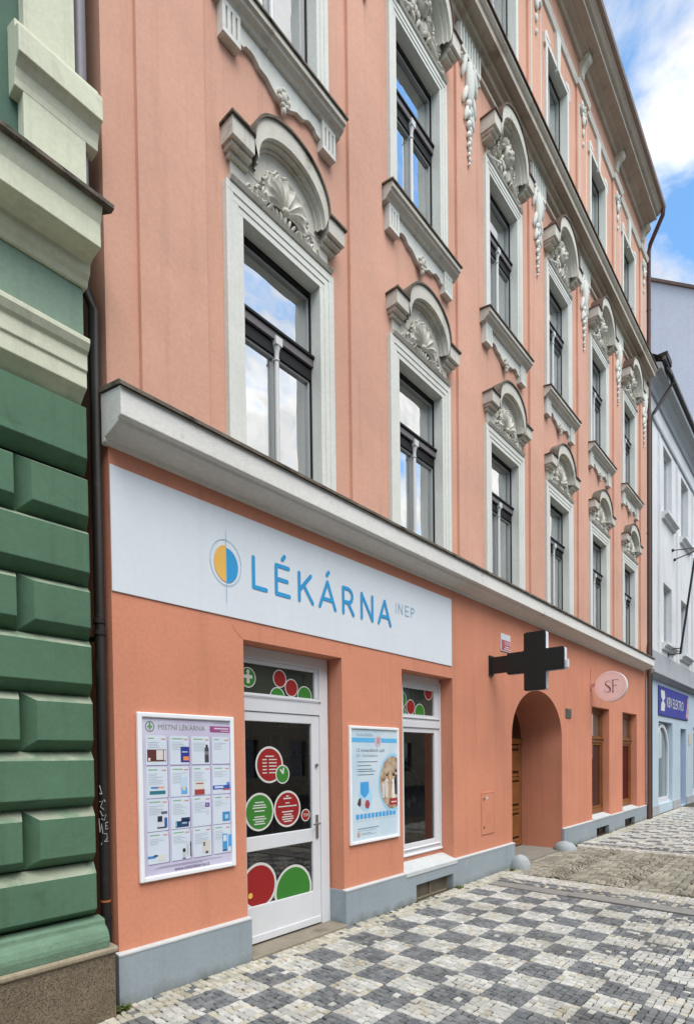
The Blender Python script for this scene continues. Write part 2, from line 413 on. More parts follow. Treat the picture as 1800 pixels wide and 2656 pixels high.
for a, b in ((XL-.027, 3.587), (4.983, 6.2), (7.53, AX0+.012), (AX1-.012, XR+.012)):
    part('plinth_edge', MB().prof([(-.05, .402), (-.05, .416), (.008, .428), (.008, .402)], a, b), M['plinth_edge'], plo)
# window sills of the street floor
part('stone_sill', MB().prof([(-.055, .36), (-.055, .418), (.2, .505), (.2, .36)], 6.20, 7.535), M['plinth_edge'], bevel=.004)
for a, b in ((13.92, 15.3), (16.46, 17.94)): part('stone_sill', MB().prof([(-.055, .40), (-.055, .438), (.16, .50), (.16, .40)], a, b), M['plinth_edge'], bevel=.004)
# basement windows
for a, b, z1, mat in ((6.44, 7.42, .225, 0), (14.12, 15.1, .205, 1), (16.53, 17.53, .205, 1)):
    f = MB(); mid = (a+b)/2
    f.box(a, b, .05, .08, -.03, .0); f.box(a, b, .05, .08, z1-.02, z1); f.box(a, a+.02, .05, .08, -.03, z1); f.box(b-.02, b, .05, .08, -.03, z1); f.box(mid-.012, mid+.012, .045, .08, -.03, z1)
    bo = part('basement_window', f, M['granite_cap'] if mat == 0 else M['wood_dark'])
    g = MB().rect(a, b, -.03, z1, .07); part('pane', g, surface('dusty_pane', lin(112, 104, 90) if mat == 0 else lin(50, 46, 44), .25, 4, .4, .05, 30, streak=.4), bo)

# the white ledge above the street floor
led = MB()
LP = [(.02, 4.40), (-.03, 4.41), (-.04, 4.44), (-.10, 4.452), (-.17, 4.468), (-.225, 4.49), (-.24, 4.515), (-.285, 4.52), (-.285, 4.735), (.02, 4.79)]
led.prof(LP, 2.215, 18.74)
lo = part('ledge', led, M['ledge'], bevel=.008)
fl = MB(); fl.prof([(-.315, 4.725), (-.315, 4.752), (-.29, 4.772), (.015, 4.83), (.015, 4.795), (-.288, 4.738)], 2.20, 18.76)
rnd = random.Random(3)
fo = part('flashing', fl, M['flash'], lo)
lump = MB()
for i in range(60):
    x = 2.3+rnd.random()*16.2; lump.ell((x, -.24+rnd.random()*.2, 4.765+rnd.random()*.02), (.03+.04*rnd.random(), .03, .012+.012*rnd.random()), 0, 8, 5)
tag(part('moss', lump, M['flash'], lo), kind='stuff')

# middle cornice (between second and third upper storey)
def cornice(pts, x0, x1, mat, name): return part(name, MB().prof(pts, x0, x1), mat, bevel=.005)
cornice([(.02, 12.57), (-.05, 12.58), (-.06, 12.61), (-.03, 12.65), (.02, 12.66)], XL, 18.86, M['hood'], 'moulding')
c2 = part('middle_cornice', MB().prof([(.02, 12.77), (-.07, 12.78), (-.09, 12.83), (-.16, 12.84), (-.18, 12.90), (-.29, 12.90), (-.29, 12.885), (-.315, 12.885), (-.315, 12.98), (-.34, 13.0), (-.37, 13.04), (-.37, 13.10), (.02, 13.17)], 2.215, 18.72), surface('stained_cornice', lin(186, 177, 163), .1, 1.2, .9, .15, 60, streak=.25, stain=(lin(140, 128, 112), 1.6, .56)), bevel=.004)
part('flashing', MB().prof([(-.40, 13.095), (-.40, 13.115), (-.37, 13.125), (.015, 13.20), (.015, 13.175), (-.372, 13.105)], 2.2, 18.74), M['flash_brown'], c2)
# top cornice with gutter
tc = part('top_cornice', MB().prof([(.02, 17.08), (-.06, 17.09), (-.09, 17.15), (-.20, 17.17), (-.22, 17.20), (-.36, 17.21), (-.36, 17.195), (-.385, 17.195), (-.385, 17.27), (-.45, 17.29), (-.50, 17.34), (-.54, 17.36), (-.54, 17.42), (.02, 17.6)], 2.215, 18.55), M['soffit'], bevel=.004)
part('light_edge', MB().box(2.214, 18.552, -.39, -.3855, 17.193, 17.272), M['hood'], tc)
part('gutter', MB().prof([(-.50, 17.425), (-.555, 17.375), (-.61, 17.39), (-.63, 17.45), (-.62, 17.47), (-.50, 17.47)], 2.2, 18.58), surface('zinc_gutter', lin(150, 134, 126), .1, 2, .6, .05, 40), tc, bevel=.006)
# frieze moulding of the third upper storey, breaking forward over the pilasters
fr = MB()
mp = lambda d: [(.02, 16.36), (-.04-d, 16.37), (-.055-d, 16.41), (-.07-d, 16.44), (-.07-d, 16.465), (.02, 16.48)]
xs = [XL]+[v for p in PIL for v in p]+[XR-.1]
for i in range(len(xs)-1): fr.prof(mp(.05 if i % 2 else 0), xs[i]-(.03 if i % 2 else -.03), xs[i+1]+(.03 if i % 2 else -.03))
part('frieze_moulding', fr, M['trim'], bevel=.003)

# ---- windows of the three upper storeys: one of each kind, then copies
def casement(zb, zt, transom, gd):
    w = MB(); a, b = WX[0]-HW-.02, WX[0]+HW+.02; y = gd
    w.box(a, a+.034, y-.05, y+.03, zb, zt+.02); w.box(b-.034, b, y-.05, y+.03, zb, zt+.02)
    w.box(a+.034, b-.034, y-.05, y+.03, zt-.055, zt+.02); w.box(a+.034, b-.034, y-.05, y+.03, zb, zb+.05)
    if transom:
        w.box(a+.034, b-.034, y-.055, y+.03, transom-.02, transom+.03)
        w.prof([(y-.10, transom-.0), (y-.10, transom+.03), (y-.056, transom+.05), (y-.056, transom-.0)], a, b)
        w.box(a+.034, b-.034, y-.05, y+.03, transom-.22, transom-.10)
    wo = part('window', w, M['blackframe'], bevel=.004)
    if transom: part('transom', MB().box(a, b, y-.08, y-.05, transom-.085, transom-.004), M['fascia'], wo, bevel=.004)
    sh = MB(); t = .024
    def sash(x0, x1, z0, z1):
        sh.box(x0, x0+t, y-.03, y+.02, z0, z1); sh.box(x1-t, x1, y-.03, y+.02, z0, z1); sh.box(x0+t, x1-t, y-.03, y+.02, z0, z0+t); sh.box(x0+t, x1-t, y-.03, y+.02, z1-t, z1)
    x0, x1 = a+.035, b-.035; xm = WX[0]
    if transom:
        sash(x0, x1, transom+.031, zt-.056); sash(x0, xm-.002, zb+.051, transom-.221); sash(xm+.002, x1, zb+.051, transom-.221)
    else:
        sash(x0, xm-.002, zb+.051, zt-.056); sash(xm+.002, x1, zb+.051, zt-.056)
    part('sash', sh, M['sash'], wo, bevel=.004)
    part('pane', MB().rect(a+.02, b-.02, zb+.01, zt-.01, y+.0), M['upglass'], wo)
    if transom:
        c = MB(); y1 = y-.055; top = transom-.11
        c.tube([(xm, y1, zb+.05), (xm, y1, zb+.2), (xm, y1, zb+.21), (xm, y1, top-.17), (xm, y1, top-.165), (xm, y1, top-.15), (xm, y1, top-.145), (xm, y1, top-.08), (xm, y1, top-.02)],
               [.036, .036, .026, .024, .033, .033, .024, .028, .044], 12)
        c.box(xm-.046, xm+.046, y1-.046, y1+.03, top-.02, top+.06)
        part('mullion', c, M['sash_light'], wo, smooth=40)
    return wo

def jamb_frame(mb, zb, zt, w, yf, yb, steps=True):
    """moulded surround that also lines the reveal; opening WX[0]+-HW, head zt"""
    x = WX[0]; a, b = x-HW, x+HW
    bands = [(0, w*.30, yf+.018), (w*.30, w*.62, yf+.009), (w*.62, w, yf)] if steps else [(0, w, yf)]
    for i, (d0, d1, y) in enumerate(bands):
        yb2 = yb if i == 0 else .012
        mb.box(a-d1, a-d0, y, yb2, zb, zt+d0); mb.box(b+d0, b+d1, y, yb2, zb, zt+d0); mb.box(a-d1, b+d1, y, yb2, zt+d0, zt+d1)

def spiral(mb, cx, cz, r0, turns, d, r, y, a0=0, n=22):
    P = []
    for i in range(n+1):
        t = i/n; a = a0+d*turns*2*pi*t; q = r0*(1-.85*t)
        P.append((cx+q*cos(a), y, cz+q*sin(a)))
    mb.tube(P, [r*(1-.4*i/n) for i in range(n+1)], 6)

def shell(mb, cx, cz, R, y, hgt=.07, nf=9):
    nt, nr = nf*6, 8; A0, A1 = radians(-18), radians(198); vs = []
    for i in range(nt+1):
        a = A0+(A1-A0)*i/nt; fl = abs(cos(nf*pi*i/nt)); Ro = R*(1+.10*(1-fl))*(1.0 if 0 < i < nt else .96)
        for j in range(nr+1):
            t = j/nr; rr = .10*R+(Ro-.10*R)*t
            h = hgt*(sin(pi*min(t*1.02, 1))**.6)*(.55+.45*(1-fl)) + (.35*hgt if t > .8 and j < nr else 0)
            vs.append((cx+rr*cos(a), y-h, cz+rr*sin(a)))
    mb.add(vs, [(i*(nr+1)+j, i*(nr+1)+j+1, (i+1)*(nr+1)+j+1, (i+1)*(nr+1)+j) for i in range(nt) for j in range(nr)])
    mb.ell((cx, y-.02, cz), (.16*R, .05, .13*R))
    E_ = [vs[i*(nr+1)+nr] for i in range(nt+1)]
    mb.tube([(p[0], y-.03, p[2]) for p in E_], .014, 6)

def hood(mb, flash, cx, zc, half, hcap, capw, rise, dep, yw=-.03, shoulder=None):
    """pediment: two square cap blocks joined by a round hood; zc = underside of caps, dep = projection"""
    yf = -dep; a = half-capw
    for sx in (-1, 1):
        x0, x1 = sorted((cx+sx*half, cx+sx*a))
        mb.box(x0, x1, yf, .0, zc, zc+hcap)
        mb.box(x0+(.025 if sx < 0 else 0), x1-(.025 if sx > 0 else 0), yf+.045, .0, zc-.04, zc)
        mb.box(x0+(.05 if sx < 0 else 0), x1-(.05 if sx > 0 else 0), yf+.10, .0, zc-.085, zc-.04)
        flash.box(x0-(.02 if sx < 0 else 0), x1+(.02 if sx > 0 else 0), yf-.025, .01, zc+hcap, zc+hcap+.022)
    n = 28; O = []; I = []; I2 = []; I3 = []
    for i in range(n+1):
        t = pi*i/n
        O.append((cx-a*1.0*cos(t), zc+hcap*.85+rise*sin(t)**.9))
        k = .90; I.append((cx-a*k*cos(t), zc+(rise+hcap*.85-.17)*sin(t)**.85))
    # front face, outer top, soffit (stepped)
    mb.strip([(x, yf, z) for x, z in O], [(x, yf, z) for x, z in I])
    mb.strip([(x, yf, z) for x, z in O], [(x, .0, z) for x, z in O])
    ins = lambda P, q: [(cx+(x-cx)*q, zc+(z-zc)*q) for x, z in P]
    J = ins(I, .955); K = ins(I, .90)
    mb.strip([(x, yf, z) for x, z in I], [(x, yf+.045, z) for x, z in I]); mb.strip([(x, yf+.045, z) for x, z in I], [(x, yf+.045, z) for x, z in J])
    mb.strip([(x, yf+.045, z) for x, z in J], [(x, yf+.10, z) for x, z in J]); mb.strip([(x, yf+.10, z) for x, z in J], [(x, yf+.10, z) for x, z in K])
    mb.strip([(x, yf+.10, z) for x, z in K], [(x, .0, z) for x, z in K])
    up_ = ins(O, 1.0)
    for P, Q in ((up_, [(x+(x-cx)*.03, z+.022) for x, z in up_]),):
        flash.strip([(x, yf-.022, z) for x, z in P], [(x, yf-.022, z) for x, z in Q]); flash.strip([(x, yf-.022, z) for x, z in Q], [(x, .01, z) for x, z in Q])
        flash.strip([(x, yf-.022, z) for x, z in P], [(x, yf+.01, z) for x, z in P])

def leaf_cluster(mb, cx, cz, w, h, y, n, seed):
    r = random.Random(seed)
    for i in range(n):
        x = cx+(r.random()-.5)*w; z = cz+(r.random()-.5)*h
        mb.ell((x, y-.01-r.random()*.02, z), (.02+.03*r.random(), .025+.02*r.random(), .05+.04*r.random()), (r.random()-.5)*2.4, 7, 5)

built = []
X0 = WX[0]
# first upper storey
zb, zt = 4.72, 7.075
w1 = casement(zb, zt, 6.34, .15)
sr = MB(); jamb_frame(sr, 4.70, zt, .21, -.06, .19)
so1 = part('surround', sr, M['trim'], bevel=.004)
pd = MB(); fz = MB()
pd.box(X0-.665, X0+.665, -.035, .01, zt+.2, 7.62)                    # frieze panel behind the shell
n = 24
pd.prism([(X0-.62, 7.55)]+[(X0+.5*cos(pi-pi*i/n), 7.58+.45*sin(pi*i/n)) for i in range(n+1)][::-1][::-1]+[(X0+.62, 7.55)], -.04, .01)
pd.prof([(.01, zt+.215), (-.075, zt+.22), (-.095, zt+.25), (-.06, zt+.275), (.01, zt+.28)], X0-.70, X0+.70)
hood(pd, fz, X0+.03, 7.60, .775, .165, .26, .44, .17)
po1 = part('pediment', pd, M['hood'], smooth=35)
part('flashing', fz, M['flash'], po1, smooth=35)
sh = MB(); shell(sh, X0, 7.47, .30, -.045, .075)
for sx in (-1, 1):
    d = sx
    spiral(sh, X0+sx*.33, 7.43, .085, 1.4, d, .022, -.065, a0=(pi if sx > 0 else 0))
    spiral(sh, X0+sx*.46, 7.36, .05, 1.2, -d, .016, -.06, a0=pi/2)
    for k in range(4): sh.ell((X0+sx*(.20+.075*k), -.06, 7.40-.018*k), (.02, .03, .075-.008*k), sx*(.7+.25*k), 7, 5)
for k in range(7): sh.ell((X0-.18+.06*k, -.055, 7.40-.012*abs(3-k)*0), (.018, .026, .05), (k-3)*-.28, 7, 5)
part('shell_relief', sh, M['hood'], po1, smooth=60)
F1 = [w1, so1, po1]

# second upper storey
zb2, zt2 = 9.03, 11.36
w2 = casement(zb2, zt2, 10.62, .15)
sr = MB(); jamb_frame(sr, 9.0, zt2, .17, -.06, .19)
so2 = part('surround', sr, M['trim'], bevel=.004)
si = MB()
si.prof([(.01, 8.84), (-.08, 8.845), (-.10, 8.87), (-.15, 8.90), (-.16, 8.93), (-.185, 8.935), (-.185, 9.0), (.01, 9.03)], X0-.84, X0+.84)
sio = part('sill', si, M['hood'], bevel=.004)
part('flashing', MB().prof([(-.205, 8.995), (-.205, 9.015), (.015, 9.055), (.015, 9.035), (-.18, 9.003)], X0-.86, X0+.86), M['flash'], sio)
ap = MB()
half = [(-.565, 8.66), (-.50, 8.665), (-.47, 8.70), (-.40, 8.71), (-.36, 8.70), (-.30, 8.655), (-.20, 8.645), (-.13, 8.60), (-.06, 8.565), (0, 8.56)]
bot = half+[(-x, z) for x, z in half[-2::-1]]
ap.prism([(X0+x, z) for x, z in bot]+[(X0+.565, 8.86), (X0-.565, 8.86)], -.05, .01)
for sx in (-1, 1):
    xa, xb = sorted((X0+sx*.77, X0+sx*.56))
    ap.box(xa, xb, -.055, .01, 8.55, 8.85)
    bw = (xb-xa-3*.020)/4
    for k in range(4): ap.box(xa+k*(bw+.02), xa+k*(bw+.02)+bw, -.085, -.05, 8.60, 8.80)
    ap.box(xa, xb, -.085, -.05, 8.55, 8.60); ap.box(xa, xb, -.085, -.05, 8.80, 8.85)
part('apron', ap, M['trim'], sio, bevel=.003)
ro = MB()
ro.ell((X0, -.06, 8.60), (.05, .04, .06))
for k in range(7):
    a = 2*pi*k/7; ro.ell((X0+.06*cos(a), -.065, 8.59+.075*sin(a)), (.028, .03, .035), a, 7, 5)
ro.ell((X0, -.06, 8.485), (.03, .03, .05))
part('rosette', ro, M['hood'], sio, smooth=60)
pd = MB(); fz = MB()
pd.box(X0-.60, X0+.60, -.03, .01, zt2+.16, 11.9)
pd.prism([(X0-.55, 11.85), (X0+.55, 11.85)]+[(X0+.55*cos(pi*i/n), 11.86+.62*sin(pi*i/n)) for i in range(n+1)], -.04, .01)
pd.prof([(.01, zt2+.175), (-.075, zt2+.18), (-.09, zt2+.205), (.01, zt2+.225)], X0-.68, X0+.68)
hood(pd, fz, X0+.0, 11.83, .76, .20, .22, .56, .25)
po2 = part('pediment', pd, M['hood'], smooth=35)
part('flashing', fz, M['flash_brown'], po2, smooth=35)
ms = MB()
ms.ell((X0, -.10, 11.98), (.115, .10, .16), 0, 14, 10); ms.ell((X0, -.19, 11.97), (.022, .04, .045)); ms.ell((X0, -.17, 11.88), (.05, .03, .018))
for sx in (-1, 1):
    ms.ell((X0+sx*.045, -.185, 12.02), (.026, .02, .014)); ms.ell((X0+sx*.055, -.165, 11.94), (.04, .04, .035))
    spiral(ms, X0+sx*.24, 11.92, .11, 1.3, sx, .03, -.075, a0=(pi if sx > 0 else 0)); spiral(ms, X0+sx*.42, 11.78, .08, 1.3, -sx, .024, -.07, a0=pi/2)
    spiral(ms, X0+sx*.56, 11.63, .055, 1.2, sx, .02, -.06)
    for k in range(6): ms.ell((X0+sx*(.13+.085*k), -.07, 11.78-.045*k), (.028, .035, .09-.006*k), sx*(.5+.2*k), 7, 5)
for k in range(9):
    a = pi*k/8; ms.ell((X0+.15*cos(a), -.10, 12.03+.17*sin(a)), (.035, .05, .06), a-pi/2, 7, 5)
leaf_cluster(ms, X0, 11.72, .7, .14, -.05, 16, 4)
part('mask_relief', ms, M['hood'], po2, smooth=60)
F2 = [w2, so2, sio, po2]

# third upper storey
zb3, zt3 = 13.22, 15.68
w3 = casement(zb3, zt3, None, .17)
bar = MB(); bar.box(X0-.5, X0+.5, .02, .10, 13.3, 13.62); bar.box(X0-.52, X0+.52, .0, .12, 13.62, 13.66)
part('planter_box', bar, M['black'], w3, bevel=.01)
sr = MB(); jamb_frame(sr, 13.2, zt3, .09, -.04, .21, False)
for sx in (-1, 1):
    sr.prism([(X0+sx*u, v) for u, v in ((.63, 15.60), (.68, 15.64), (.68, 15.84), (.59, 15.92), (.42, 15.84), (.42, 15.78), (.63, 15.78))][::sx], -.046, .012)
so3 = part('surround', sr, M['trim'], bevel=.004)
part('keystone', MB().prism([(X0-.06, 15.62), (X0+.06, 15.62), (X0+.115, 16.36), (X0-.115, 16.36)], -.065, .01), M['trim'], so3, bevel=.006)
F3 = [w3, so3]
rooms = MB()
for zz in (4.62, 8.70, 12.9): rooms.quad((XL+.02, .03, zz), (XR-.02, .03, zz), (XR-.02, 5, zz), (XL+.02, 5, zz)); rooms.quad((XL+.02, .03, zz-.3), (XL+.02, 5, zz-.3), (XR-.02, 5, zz-.3), (XR-.02, .03, zz-.3))
rooms.quad((XL+.02, 4.5, 4.6), (XR-.02, 4.5, 4.6), (XR-.02, 4.5, 17), (XL+.02, 4.5, 17))
for xx in (5.5, 8.05, 10.6, 13.2, 15.8): rooms.box(xx-.06, xx+.06, .03, 4.5, 4.6, 17)
part('rooms', rooms, M['room'])
def curtain(w, xa, xb, z0, z1, y=.34, amp=.03, per=.11):
    k = MB(); n_ = max(8, int((xb-xa)/.018)); A = []; B = []
    for q in range(n_+1):
        x = xa+(xb-xa)*q/n_; yy = y+amp*sin(2*pi*x/per)+.4*amp*sin(2*pi*x/(per*2.7)+z0); A.append((x, yy, z0)); B.append((x, yy*.98+.006, z1))
    part('curtain', k.strip(A, B), M['curtain'], w, smooth=80)
CW = []
for i in range(1, 6):
    for o in F1+F2+F3:
        c = copy_tree(o, WX[i]-X0)
        if o in (w1, w2, w3): CW.append((c, i, (w1, w2, w3).index(o)))
for w, i, f_ in [(w1, 0, 0), (w2, 0, 1), (w3, 0, 2)]+CW:
    a_, b_ = X0-.56, X0+.56; z0 = (4.72, 9.03, 13.22)[f_]; z1 = (7.07, 11.36, 15.68)[f_]
    k_ = (i*2+f_*3) % 5
    if k_ == 0: curtain(w, a_, X0+.02, z0, z1-.75)
    elif k_ == 1: curtain(w, a_, a_+.3, z0, z1); curtain(w, b_-.3, b_, z0, z1)
    elif k_ == 2: curtain(w, a_, b_, z0, z0+1.0)
    elif k_ == 3: curtain(w, a_, b_, z1-.9, z1, .3, .004)

# garlands under the middle cornice, drops and consoles on the top storey
A0 = sum(PIL[2])/2
tb = MB(); w = .31
tb.box(A0-w, A0+w, -.07, -.02, 12.40, 12.76)
for k in range(8): tb.box(A0-w+.01+k*.084, A0-w+.045+k*.084, -.105, -.065, 12.45, 12.74)
tb.box(A0-w, A0+w, -.105, -.065, 12.40, 12.46)
cons = part('fluted_block', tb, M['trim'], bevel=.004)
gl = MB(); rr = random.Random(5)
gl.ell((A0, -.08, 12.10), (.10, .07, .34), 0, 12, 9)
for sx in (-1, 1):
    gl.ell((A0+sx*.16, -.075, 12.26), (.05, .05, .22), sx*.25, 8, 6); gl.ell((A0+sx*.13, -.07, 11.86), (.045, .045, .17), sx*.35, 8, 6)
    gl.ell((A0+sx*.09, -.07, 11.62), (.04, .04, .14), sx*.3, 8, 6); spiral(gl, A0+sx*.22, 12.3, .08, 1.2, sx, .025, -.08)
for k in range(13):
    z = 11.78-.072*k; s_ = 1-.06*k
    gl.ell((A0+(.028 if k % 2 else -.028)*s_, -.07, z), (.05*s_+.008, .045*s_+.01, .075*s_+.015), (.5 if k % 2 else -.5), 8, 6)
part('garland', gl, M['trim'], cons, smooth=60)
B0 = A0
pn = MB(); y = -.058
for x in (B0-.22, B0+.22): pn.box(x-.014, x+.014, y, -.03, 13.3, 16.02)
pn.box(B0-.234, B0+.234, y, -.03, 16.02, 16.05)
drop = part('panel_border', pn, M['trim'], bevel=.002)
dm = MB(); leaf_cluster(dm, B0, 16.1, .3, .3, -.05, 14, 9); dm.ell((B0, -.07, 15.85), (.07, .04, .12)); dm.ell((B0, -.06, 15.6), (.04, .03, .08)); dm.ell((B0, -.06, 15.35), (.03, .03, .05))
for sx in (-1, 1): spiral(dm, B0+sx*.1, 16.0, .07, 1.2, sx, .02, -.06)
part('drop_relief', dm, M['trim'], drop, smooth=60)
cn = MB()
cn.prof([(.02, 16.78), (-.05, 16.78), (-.08, 16.84), (-.07, 16.90), (-.12, 16.97), (-.2, 17.02), (-.24, 17.08), (-.22, 17.15), (-.15, 17.17), (.02, 17.1)], B0-.08, B0+.08)
for k in (-1, 1): cn.tube([(B0+k*.082, -.17, 17.09), (B0+k*.10, -.17, 17.09)], .05, 12)
cn.box(B0-.06, B0+.06, -.03, .02, 16.48, 16.78)
cns = part('console', cn, M['hood'], bevel=.006)
for i, (a, b) in enumerate(PIL):
    if i == 2: continue
    for o in (cons, drop, cns): copy_tree(o, (a+b)/2-A0)

# ---- pharmacy door
DY = .20
def bars(mb, rects, y0, y1):
    for r in rects: mb.box(r[0], r[1], y0, y1, r[2], r[3])
df = MB()
bars(df, [(3.60, 3.70, .03, 3.098), (4.845, 4.985, .03, 3.098), (3.70, 4.845, 2.975, 3.098), (3.70, 4.845, 2.44, 2.585)], DY, DY+.09)
bars(df, [(3.70, 3.735, 2.63, 2.93), (4.785, 4.845, 2.63, 2.93), (3.70, 4.845, 2.93, 2.975), (3.70, 4.845, 2.585, 2.63)], DY+.02, DY+.07)
df.box(3.70, 4.86, DY-.018, DY, 2.592, 2.612)
door = part('shop_door', df, M['white'], bevel=.006)
dl = MB()
bars(dl, [(3.705, 3.752, .05, 2.435), (4.718, 4.842, .05, 2.435), (3.752, 4.718, 2.34, 2.435), (3.752, 4.718, 1.0, 1.148), (3.752, 4.718, .05, .43)], DY+.012, DY+.06)
dl.box(3.73, 4.83, DY-.002, DY+.012, .05, .13)
part('door_leaf', dl, M['white'], door, bevel=.006)
part('pane', MB().rect(3.73, 4.80, 2.62, 2.94, DY+.045), mirror_glass('transom_glass', .07, lin(58, 62, 54)), door)
part('pane', MB().rect(3.745, 4.73, .42, 2.36, DY+.04), M['glass'], door)
hd = MB(); hd.box(4.762, 4.798, DY, DY+.012, 1.03, 1.30); hd.tube([(4.78, DY+.01, 1.205), (4.78, DY-.05, 1.205), (4.765, DY-.055, 1.203), (4.67, DY-.055, 1.20)], .011, 10); hd.tube([(4.78, DY+.01, 1.87), (4.78, DY-.012, 1.87)], .018, 12); hd.tube([(4.78, DY, 1.08), (4.78, DY-.006, 1.08)], .012, 10)
part('door_handle', hd, M['steel'], door, smooth=40)
# stickers on the glass: disc + white rim + lettering
def sticker(parent, cx, cz, r, colr, y, lines=(), clip=None, rim=.022, words=()):
    c = clip or (-1e9, 1e9, -1e9, 1e9)
    k = MB(); k.disc(cx, cz, r, r, y, 44, *c)
    k.mi = 1; k.disc(cx, cz, r-rim, r-rim, y-.0012, 44, *c); k.mi = 0
    for (dx, dz, hw_, th) in lines: k.rect(cx+dx-hw_, cx+dx+hw_, cz+dz-th, cz+dz+th, y-.0024)
    for (s_, x0, x1, z0, z1) in words: text(k, s_, x0, x1, z0, z1, y-.0024)
    return part('sticker', k, [M['stickwhite'], M[colr]], parent)
gy = DY+.036
tp = (3.737, 4.783, 2.632, 2.928)
st = sticker(door, 3.822, 2.785, .105, 'green', gy+.004, clip=tp, rim=.012)
k = MB(); q = gy
k.rect(3.803, 3.841, 2.725, 2.822, q); k.rect(3.765, 3.879, 2.775, 2.808, q-.0003); k.disc(3.822, 2.845, .021, .021, q, 20); part('cross_mark', k, M['stickwhite'], door)
sticker(door, 4.263, 2.813, .098, 'red', gy+.004, clip=tp, rim=.012); sticker(door, 4.434, 2.728, .10, 'red', gy+.001, clip=tp, rim=.012)
sticker(door, 4.225, 2.61, .11, 'green', gy+.0025, clip=tp, rim=.012); sticker(door, 4.636, 2.65, .115, 'green', gy-.002, clip=tp, rim=.012)
mp_ = (3.757, 4.716, 1.15, 2.34); bp_ = (3.757, 4.716, .432, .998)
hl = [(0.0, .09, .06, .006)]+[(-.07, .055-.035*i, .03, .0055) for i in range(5)]+[(.045, .055-.035*i, .055, .0055) for i in range(5)]
sticker(door, 4.095, 1.887, .195, 'red', gy, lines=hl)
ck = sticker(door, 4.277, 1.781, .103, 'green', gy-.004, rim=.014)
part('clock_hands', MB().stroke([(4.245, 1.83), (4.28, 1.79), (4.29, 1.845)], .02, gy-.0075), M['stickwhite'], door)
gl_ = [(0, .10, .06, .006), (0, .07, .085, .006), (0, .045, .095, .006), (0, .01, .07, .006), (0, -.05, .07, .006), (0, -.075, .09, .006), (0, -.10, .06, .006), (0, -.125, .075, .006)]
sticker(door, 3.945, 1.397, .20, 'green', gy, lines=gl_, clip=(3.757, 9, 0, 9))
rl = [(0, .14, .02, .006), (0, .115, .06, .007), (0, .065, .03, .005), (0, .03, .14, .006), (0, -.03, .085, .006), (0, -.06, .06, .006), (0, -.085, .085, .006), (0, -.11, .085, .006), (0, -.135, .06, .006)]
sticker(door, 4.347, 1.40, .20, 'red', gy, lines=rl)
sticker(door, 4.627, 1.308, .07, 'red', gy, rim=.012, words=[('TDM', 4.585, 4.669, 1.292, 1.326)])
sticker(door, 3.925, .625, .245, 'red', gy, clip=bp_, rim=.028); sticker(door, 4.42, .49, .285, 'green', gy-.004, clip=bp_, rim=.028)
part('yellow_dot', MB().disc(3.80, .545, .03, .03, gy-.008, 20), M['yellow'], door)
part('white_label', MB().rect(4.13, 4.18, .46, .64, gy+.003), M['stickwhite'], door)
stp = MB().box(3.575, 5.0, -.07, .34, -.03, .03)
part('door_step', stp, M['step'], bevel=.012)

# ---- display window of the pharmacy
wf = MB()
bars(wf, [(6.30, 6.52, .56, 3.055), (7.482, 7.517, .56, 3.055), (6.52, 7.482, 3.0, 3.108), (6.52, 7.482, .56, .60), (6.52, 7.482, 2.37, 2.46)], DY, DY+.09)
bars(wf, [(6.52, 6.56, .6, 2.37), (7.36, 7.482, .6, 2.37), (6.56, 7.36, 2.30, 2.37), (6.56, 7.36, .6, .73), (6.52, 6.56, 2.46, 3.0), (7.36, 7.482, 2.46, 3.0), (6.56, 7.36, 2.92, 3.0), (6.56, 7.36, 2.46, 2.555)], DY+.02, DY+.07)
wf.prof([(DY-.02, .565), (DY-.02, .585), (DY, .60), (DY, .565)], 6.3, 7.517); wf.prof([(DY+.0, .645), (DY+.0, .66), (DY+.02, .67), (DY+.02, .645)], 6.52, 7.482); wf.prof([(DY, 2.50), (DY, 2.515), (DY+.02, 2.525), (DY+.02, 2.50)], 6.52, 7.482)
sw = part('display_window', wf, M['white'], bevel=.005)
part('pane', MB().rect(6.54, 7.37, 2.54, 2.93, DY+.05), mirror_glass('transom_glass', .07, lin(62, 66, 60)), sw); part('pane', MB().rect(6.54, 7.37, .71, 2.32, DY+.05), M['glass'], sw)
part('sill_back', MB().box(6.21, 7.52, DY+.005, DY+.1, .42, .56), M['lower'], sw)
wc = (6.562, 7.358, 2.557, 2.918); gy = DY+.042
sticker(sw, 6.566, 2.755, .112, 'green', gy+.004, clip=wc, rim=.012); sticker(sw, 6.768, 2.655, .11, 'red', gy-.001, clip=wc, rim=.012); sticker(sw, 6.57, 2.57, .085, 'green', gy+.0015, clip=wc, rim=.012)
sticker(sw, 7.005, 2.59, .13, 'green', gy+.002, clip=wc, rim=.012); sticker(sw, 7.235, 2.895, .11, 'red', gy, clip=wc, rim=.012)
# rooms behind the glass
rm = MB()
def room(x0, x1, y0, y1, z0, z1):
    rm.quad((x0, y1, z0), (x1, y1, z0), (x1, y1, z1), (x0, y1, z1)); rm.quad((x0, y0, z0), (x0, y1, z0), (x0, y1, z1), (x0, y0, z1)); rm.quad((x1, y0, z0), (x1, y0, z1), (x1, y1, z1), (x1, y1, z0))
    rm.quad((x0, y0, z0), (x1, y0, z0), (x1, y1, z0), (x0, y1, z0)); rm.quad((x0, y0, z1), (x0, y1, z1), (x1, y1, z1), (x1, y0, z1))
room(2.9, 5.6, .31, 4.5, 0.02, 3.2); room(5.9, 8.6, .31, 2.4, .5, 3.2)
part('shop_interior', rm, M['interior'])

